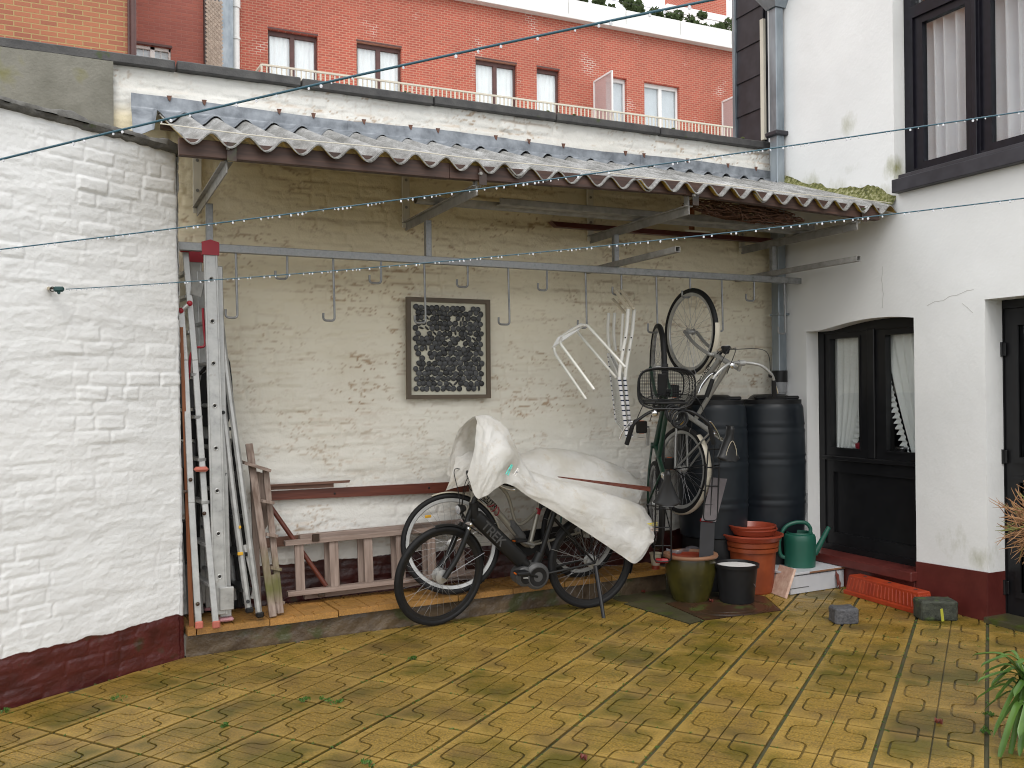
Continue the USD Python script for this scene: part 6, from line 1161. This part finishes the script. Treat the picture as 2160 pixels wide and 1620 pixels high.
# the two hanging bicycles
hk = HOOKS[11][0]; F = np.array([hk[0] - .012, 6.0, hk[2] - .272]); Rr = onY(1436, 1002, 6.05); dirx = unit(F - Rr); zup = np.array([.02, -1., .12]); zup = unit(zup - dirx * (zup @ dirx)); wbs = 1.09
M3 = pose(F - dirx * wbs - zup * .345, dirx, zup)
hb, g3 = bike('hanging_silver_bicycle', 'silver bicycle hanging upright by its front wheel from the rail', M3, wbs, .345, math.radians(3), 'lady', 'silver_paint', 'mudguard_cream', 'alu', front_guard=(.35, 1.75), opts=('rack', 'headlamp'))
u_ = unit(g3['bb'] - g3['h0']); vv = np.cross([0, 1., 0], u_)
for sgn in (1, -1):
    q = np.cross([0, 1., 0], u_) * sgn; ax = -u_ * sgn if False else u_
    qq = q if (np.cross(u_, q)[1] > 0) == (sgn > 0) else -q
    lettering('VENTURE L', .032, g3['h0'] + u_ * .10 + np.array([0, .0195 * sgn, .0]) - qq * .016, u_, qq, 'black_plastic', hb)
gl = part('saddle_stripe', MB().tube(smooth_path([g3['sp'] + np.array(p) + [0, 0, .052] for p in ((-.11, .055, .010), (-.03, .035, .012), (.02, 0, .010), (-.03, -.035, .012), (-.11, -.055, .010))], 6), .0022, 5), 'cream_pad', hb)
hk = HOOKS[10][0]; F = np.array([hk[0] - .02, 5.99, hk[2] - .272]); zup = unit([-.435, -.90, -.12]); dirx = unit([.01, .0, 1.]); dirx = unit(dirx - zup * (zup @ dirx)); wbs = 1.08
M4 = pose(F - dirx * wbs - zup * .342, dirx, zup)
gb, g4 = bike('hanging_green_bicycle', 'dark green bicycle with wire front basket hanging from the longer hook', M4, wbs, .342, math.radians(0), 'lady', 'dark_green_paint', 'black_plastic', 'alu_dark', barm='black_steel', front_guard=(.35, 1.75), opts=('rack', 'chaincase', 'headlamp'))
part('magenta_label', MB().cyl(g4['bb'] + (g4['h0'] - g4['bb']) * .30, g4['bb'] + (g4['h0'] - g4['bb']) * .44, .0195, 12), 'magenta_paint', gb)
# wire basket on the green bicycle
S4 = g4['S']; bk_ = node('front_basket', gb); bc = g4['stem1'] + np.array([.16, .045, -.03]); hw, hd, hh_ = .20, .145, .115
def ring4(z, sw, sd, n=40):
    t = np.linspace(0, 2 * math.pi, n, endpoint=False); return np.array([S4(bc + np.array([sd * abs(math.cos(a)) ** .6 * np.sign(math.cos(a)), sw * abs(math.sin(a)) ** .6 * np.sign(math.sin(a)), z])) for a in t])
part('rim', MB().tube(ring4(hh_, hw, hd), .0065, 8, True).tube(ring4(-hh_, hw * .8, hd * .75), .005, 8, True).tube(ring4(0, hw * .9, hd * .88), .003, 6, True).tube(ring4(hh_ * .5, hw * .95, hd * .94), .003, 6, True), 'black_steel', bk_, smooth=True)
mesh_ = MB(); nr = 13
for dirn in (1, -1):
    for k in range(64):
        pts = []
        for j in range(nr):
            f = j / (nr - 1); a = 2 * math.pi * (k / 64 + dirn * f * .09); sw, sd = hw * (1 - .2 * f), hd * (1 - .25 * f); pts.append(S4(bc + np.array([sd * abs(math.cos(a)) ** .6 * np.sign(math.cos(a)), sw * abs(math.sin(a)) ** .6 * np.sign(math.sin(a)), hh_ - 2 * hh_ * f])))
        mesh_.m.append(tube(pts, .0017, 3, cap=False))
for k in range(-9, 10): mesh_.tube([S4(bc + np.array([-hd * .72, hw * .78 * k / 10, -hh_])), S4(bc + np.array([hd * .72, hw * .78 * k / 10, -hh_]))], .0018, 3).tube([S4(bc + np.array([hd * .72 * k / 10, -hw * .78, -hh_])), S4(bc + np.array([hd * .72 * k / 10, hw * .78, -hh_]))], .0018, 3)
part('wire_mesh', mesh_, 'black_steel', bk_, smooth=True, kind='stuff')
part('bottom_plate', MB().box(S4(bc + np.array([0, 0, -hh_ + .02])), (.16, .06, .012)).box(S4(bc + np.array([-.11, 0, 0])), (.012, .30, .16), ch=.004), 'black_plastic', bk_)
lk = thing('cable_lock', 'coiled black cable lock hanging on the handlebar of the green bicycle', 'bicycle lock', tuple(M4[:3, :3] @ S4(g4['stem1']) + M4[:3, 3])); lo = M4[:3, :3] @ S4(g4['stem1'] + np.array([-.02, 0, .03])) + M4[:3, 3]
mb = MB()
for k in range(5): mb.tube(arc(lo + [.006 * k - .012, -.03 - .016 * k, -.012 * k], .056 + .004 * (k % 2), 0, 6.283, unit([.95, -.1, .1 * k - .2]), unit([.1, .12, 1]), 25)[:-1], .0078, 7, True)
part('cable', mb, 'rubber', lk, smooth=True); part('key_tag', MB().box(lo + [.05, -.06, -.075], (.035, .006, .02), (1, 0, .5)), 'yellow_tape', lk)

# ---- white covers
mk('cover_cloth', {'g': ('geometry', {}), 'n': ('noise_texture', {'scale': 5, 'detail': 5}), 'r': ('rgb_ramp', {'ramp': [(.3, (.60, .575, .51)), (.62, (.72, .71, .68))]}), 'n3': ('noise_texture', {'scale': 7, 'detail': 6, 'roughness': .75}), 'm3': ('map_range', {'from_min': .55, 'from_max': .75, 'to_max': .6, 'clamp': True}), 'x': ('mix_color', {'b': (.50, .40, .25)}),
    'nb': ('noise_texture', {'scale': 11, 'detail': 6, 'distortion': 1.6, 'roughness': .6}), 'b': ('bump', {'strength': .55, 'distance': .014}), 'd': ('principled_bsdf', {'roughness': .55, 'specular_ior_level': .3}), 't': ('translucent_bsdf', {}), 'mm': ('mix_closure', {'fac': .22})},
   [('g.position', 'n.vector'), ('g.position', 'n3.vector'), ('g.position', 'nb.vector'), ('n.fac', 'r.fac'), ('r.color', 'x.a'), ('n3.fac', 'm3.value'), ('m3.result', 'x.fac'), ('x.result', 'd.base_color'), ('x.result', 't.color'), ('nb.fac', 'b.height'), ('b.normal', 'd.normal'), ('b.normal', 't.normal'), ('d.BSDF', 'mm.closure1'), ('t.BSDF', 'mm.closure2')], 'mm.closure')
def drape(near, ridge, far, bulge, seed, wr, crease=()):
    """Cloth through three edge lines (near hem, ridge, far hem), each a list of points, with folds."""
    n = 110; def_ = []
    for e in (near, ridge, far):
        P = smooth_path(e, 12); t = np.r_[0, np.cumsum(np.linalg.norm(np.diff(P, axis=0), axis=1))]; q = np.linspace(0, len(P) - 1, n); i = np.minimum(q.astype(int), len(P) - 2); def_.append(P[i] + (P[i + 1] - P[i]) * (q - i)[:, None])
    N, Rg, Fr = def_; m_ = 40; P = np.zeros((n, 2 * m_ - 1, 3))
    for j in range(2 * m_ - 1):
        if j < m_:
            v = j / (m_ - 1); vv = 1 - (1 - v) ** 1.5; hz = N + (Rg - N) * np.stack([np.full(n, v), np.full(n, v ** 1.8), np.full(n, vv)], 1); P[:, j] = hz + np.array([0, -bulge * math.sin(math.pi * v), 0])
        else:
            v = (j - m_ + 1) / (m_ - 1); P[:, j] = Rg + (Fr - Rg) * np.stack([np.full(n, v), np.full(n, 1 - (1 - v) ** 1.8), np.full(n, v ** 1.5)], 1) + np.array([0, bulge * math.sin(math.pi * v), 0])
    ii, jj = np.meshgrid(np.arange(n), np.arange(2 * m_ - 1), indexing='ij'); q = np.stack([ii * .07, jj * .09, np.full(ii.shape, seed * 1.0)], -1)
    rid = 1 - np.abs(2 * meshkit.fbm(q * [1.3, .9, 1], 3, seed) - 1); w = (meshkit.fbm(q, 3, seed + 3) - .5) * wr + (rid - .75) * wr * .75
    rid2 = 1 - np.abs(2 * meshkit.fbm(np.stack([(ii + 1.3 * jj) * .05, (ii - jj) * .09, np.full(ii.shape, 5.)], -1), 3, seed + 9) - 1); w += (rid2 - .7) * wr * .5
    rq = np.random.default_rng(seed)
    for _ in range(26):                                   # sharp creases: short tent-shaped ridges and valleys
        ci, cj, th = rq.uniform(0, n), rq.uniform(0, 2 * m_), rq.uniform(0, math.pi); d_ = (ii - ci) * math.cos(th) + (jj - cj) * math.sin(th); l_ = -(ii - ci) * math.sin(th) + (jj - cj) * math.cos(th)
        w += rq.choice((-1, 1)) * rq.uniform(.2, .5) * wr * np.clip(1 - np.abs(d_) / rq.uniform(2.5, 8), 0, 1) * np.exp(-(l_ / rq.uniform(12, 34)) ** 2)
    g_ = grid_mesh(P); nn = np.asarray(g_.vertex_normals).reshape(P.shape); P = P + nn * w[..., None]
    for (ci, cj, rad, dep) in crease: P = P + nn * (-dep * np.exp(-(((ii - ci) / rad) ** 2 + ((jj - cj) / (rad * .7)) ** 2)))[..., None]
    return P
def px_line(pts): return [onY(a, b, y) for a, b, y in pts]
near = px_line([(985, 1000, 5.50), (1003, 1048, 5.52), (1022, 1046, 5.54), (1058, 1022, 5.57), (1084, 1026, 5.62), (1112, 1046, 5.66), (1160, 1074, 5.69), (1220, 1112, 5.71), (1272, 1146, 5.73), (1312, 1173, 5.74), (1340, 1188, 5.75), (1366, 1160, 5.78)])
ridge = px_line([(1001, 878, 5.80), (1016, 877, 5.80), (1036, 881, 5.80), (1062, 900, 5.80), (1082, 940, 5.82), (1104, 984, 5.84), (1140, 1000, 5.85), (1210, 1020, 5.86), (1280, 1040, 5.87), (1335, 1056, 5.88), (1364, 1082, 5.88), (1377, 1118, 5.88)])
far = px_line([(944, 1000, 6.08), (960, 1010, 6.08), (990, 990, 6.08), (1030, 1010, 6.08), (1075, 1020, 6.04), (1110, 1030, 6.02), (1160, 1055, 6.0), (1220, 1090, 6.0), (1272, 1120, 6.0), (1312, 1150, 6.0), (1340, 1165, 6.0), (1366, 1150, 5.98)])
cv = thing('bicycle_cover', 'stained white cloth cover over the black electric bicycle', 'cover', tuple(onY(1160, 1040, 5.8)))
part('cloth', grid_mesh(drape(near, ridge, far, .035, 4, .024, ((37, 8, 7, .05), (44, 16, 5, .04), (28, 14, 9, -.03), (62, 20, 9, .025), (88, 16, 10, .03)))), 'cover_cloth', cv, smooth=True)
near = px_line([(940, 1035, 5.98), (985, 1022, 5.98), (1040, 1012, 5.98), (1100, 1030, 5.98), (1180, 1060, 6.0), (1260, 1080, 6.0), (1330, 1085, 6.02), (1352, 1040, 6.05)])
ridge = px_line([(962, 950, 6.18), (1000, 940, 6.18), (1050, 952, 6.18), (1092, 958, 6.2), (1150, 944, 6.22), (1230, 955, 6.24), (1318, 990, 6.26), (1350, 1016, 6.26)])
far = px_line([(950, 1020, 6.38), (1000, 1010, 6.38), (1050, 1010, 6.38), (1100, 1010, 6.38), (1160, 1010, 6.38), (1230, 1020, 6.38), (1318, 1040, 6.38), (1348, 1040, 6.36)])
cv2 = thing('bicycle_cover', 'greyish white cover over the silver bicycle, behind the stained cover', 'cover', tuple(onY(1200, 990, 6.2)))
part('cloth', grid_mesh(drape(near, ridge, far, .02, 11, .016)), 'cover_cloth', cv2, smooth=True)
def peg(label, mat, a, b, y):
    p, q = onY(*a, y), onY(*b, y); t_ = thing('clothes_peg', label, 'clothes peg', tuple(p), 'pegs holding the cover'); d = unit(q - p); s = unit(np.cross(d, [0, 1, 0]))
    for k in (-1, 1): part('leg', MB().bar(p + s * .004 * k, q + s * .008 * k, .010, .006, s, .002), mat, t_)
    part('spring', MB().cyl((p + q) / 2 - [0, .007, 0], (p + q) / 2 + [0, .007, 0], .006, 10), 'steel', t_)
pm('peg_teal', (.10, .62, .52), .4); pm('peg_white', (.75, .73, .70), .4); pm('peg_yellow', (.75, .62, .08), .4); pm('peg_wood', (.62, .47, .36), .6)
peg('turquoise clothes peg on the fold of the stained cover', 'peg_teal', (1080, 980), (1069, 1002), 5.50); peg('white clothes peg beside the turquoise one', 'peg_white', (1094, 988), (1085, 1003), 5.51)
peg('yellow clothes peg at the rear edge of the stained cover', 'peg_yellow', (1364, 1106), (1387, 1105), 5.80); peg('pale wooden clothes peg below the yellow one', 'peg_wood', (1365, 1118), (1388, 1117), 5.80)
# ================================================================== white garden furniture on the hooks
st_ = thing('hanging_stool_frame', 'white tubular stool frame hanging tilted from a hook', 'stool frame', tuple(onY(1238, 690, 5.95)))
def tp3(pts, r, nm, mat='white_paint', rr=.04): part(nm, tube(round_path([onY(a, b, y) for a, b, y in pts], rr, 7), r, 10), mat, st_, smooth=True)
tp3([(1318, 777, 5.72), (1234, 682, 5.92), (1170, 718, 5.88), (1171, 740, 5.84), (1240, 847, 5.62)][0:2] + [(1234, 682, 5.92)], .011, 'leg') if False else None
tp3([(1319, 775, 5.66), (1238, 685, 5.92), (1224, 686, 5.95), (1182, 710, 6.02), (1168, 735, 6.04)], .0105, 'leg', rr=.05); tp3([(1300, 797, 5.92), (1222, 705, 6.12), (1214, 692, 6.12)], .0105, 'leg'); tp3([(1253, 822, 5.60), (1180, 722, 5.86), (1184, 714, 5.92)], .0105, 'leg'); tp3([(1236, 842, 5.82), (1172, 748, 6.02), (1168, 735, 6.04), (1178, 716, 6.05)], .0105, 'leg')
ed = [onY(a, b, y) for a, b, y in ((1164, 733, 6.03), (1176, 712, 6.02), (1205, 692, 6.0), (1226, 681, 5.98), (1232, 687, 5.95), (1205, 705, 5.98), (1182, 722, 6.0))]
part('seat_shell', hull(ed + [q + np.array([.008, .012, -.006]) for q in ed]), 'white_plastic', st_, smooth=False)
mk('lacing', {'g': ('geometry', {}), 's': ('separate_xyz', {}), 'm': ('math', {'math_type': 'multiply', 'value2': 27.}), 'f': ('math', {'math_type': 'fraction'}), 'l': ('math', {'math_type': 'less_than', 'value2': .26}), 'x': ('mix_color', {'a': (.74, .74, .75), 'b': (.018, .022, .05)}), 'p': ('principled_bsdf', {'roughness': .45})}, [('g.position', 's.vector'), ('s.z', 'm.value1'), ('m.value', 'f.value1'), ('f.value', 'l.value1'), ('l.value', 'x.fac'), ('x.result', 'p.base_color')], 'p.BSDF')
pm('woven_cord', (.66, .66, .63), .6, var=.06)
for k, (dx, lab) in enumerate(((0, 'nearer of the two folded white garden chairs hanging side by side'), (12.5, 'farther of the two folded white garden chairs on the same hook'))):
    t_ = thing('folded_garden_chair', lab, 'garden chair', tuple(onY(1310 + dx, 620, 6.0)), 'folded garden chairs on a hook'); y0 = 5.86 + .05 * k
    def tt(pts, r, nm, mat='white_paint', n=6): part(nm, tube(smooth_path([onY(a + dx, b, y + .04 * k) for a, b, y in pts], n), r, 10), mat, t_, smooth=True)
    tt([(1325, 652, 5.84), (1321, 700, 5.84), (1313, 745, 5.84), (1307, 785, 5.84), (1307, 800, 5.84)], .014, 'back_rail'); tt([(1284, 660, 6.12), (1282, 700, 6.12), (1286, 740, 6.12)], .0125, 'back_rail')
    part('arm_pad', MB().bar(onY(1298 + dx, 612, 6.02), onY(1325 + dx, 652, 5.84), .032, .026, (0, 0, 1), .01), 'cream_pad', t_)
    if k == 0: part('arm_pad', MB().bar(onY(1292, 630, 6.1), onY(1318, 660, 5.92), .026, .020, (0, 0, 1), .008), 'cream_pad', t_); part('front_leg', tube([onY(1314, 662, 5.92), onY(1309, 740, 5.92)], .010, 10), 'white_paint', t_, smooth=True)
    n_ = 22; zz0, zz1 = (1306, 795), (1323, 925); mb = MB(); m2 = MB()
    a0, a1 = onY(1306 + dx * .9, 795, 5.84 + .04 * k), onY(1323 + dx * .7, 922, 5.84 + .04 * k); part('laced_rail', MB().cyl(a0, a1, .0135, 12), 'lacing', t_, smooth=True)
    b0, b1 = onY(1283 + dx * .5, 745, 6.16), onY(1300 + dx * .3, 890, 6.16); part('laced_rail', MB().cyl(b0, b1, .010, 12), 'lacing', t_, smooth=True)
    cords = MB()
    for q in range(26): f = q / 25; cords.cyl(a0 + (a1 - a0) * f, b0 + (b1 - b0) * f, .0052, 6)
    part('woven_seat', cords, 'woven_cord', t_, smooth=True, kind='stuff')
    for py in (687, 713): part('rivet', MB().ball(onY(1319 + dx - (py - 687) * .15, py + 25, 5.828 + .04 * k), .006, 1), 'black_steel', t_)
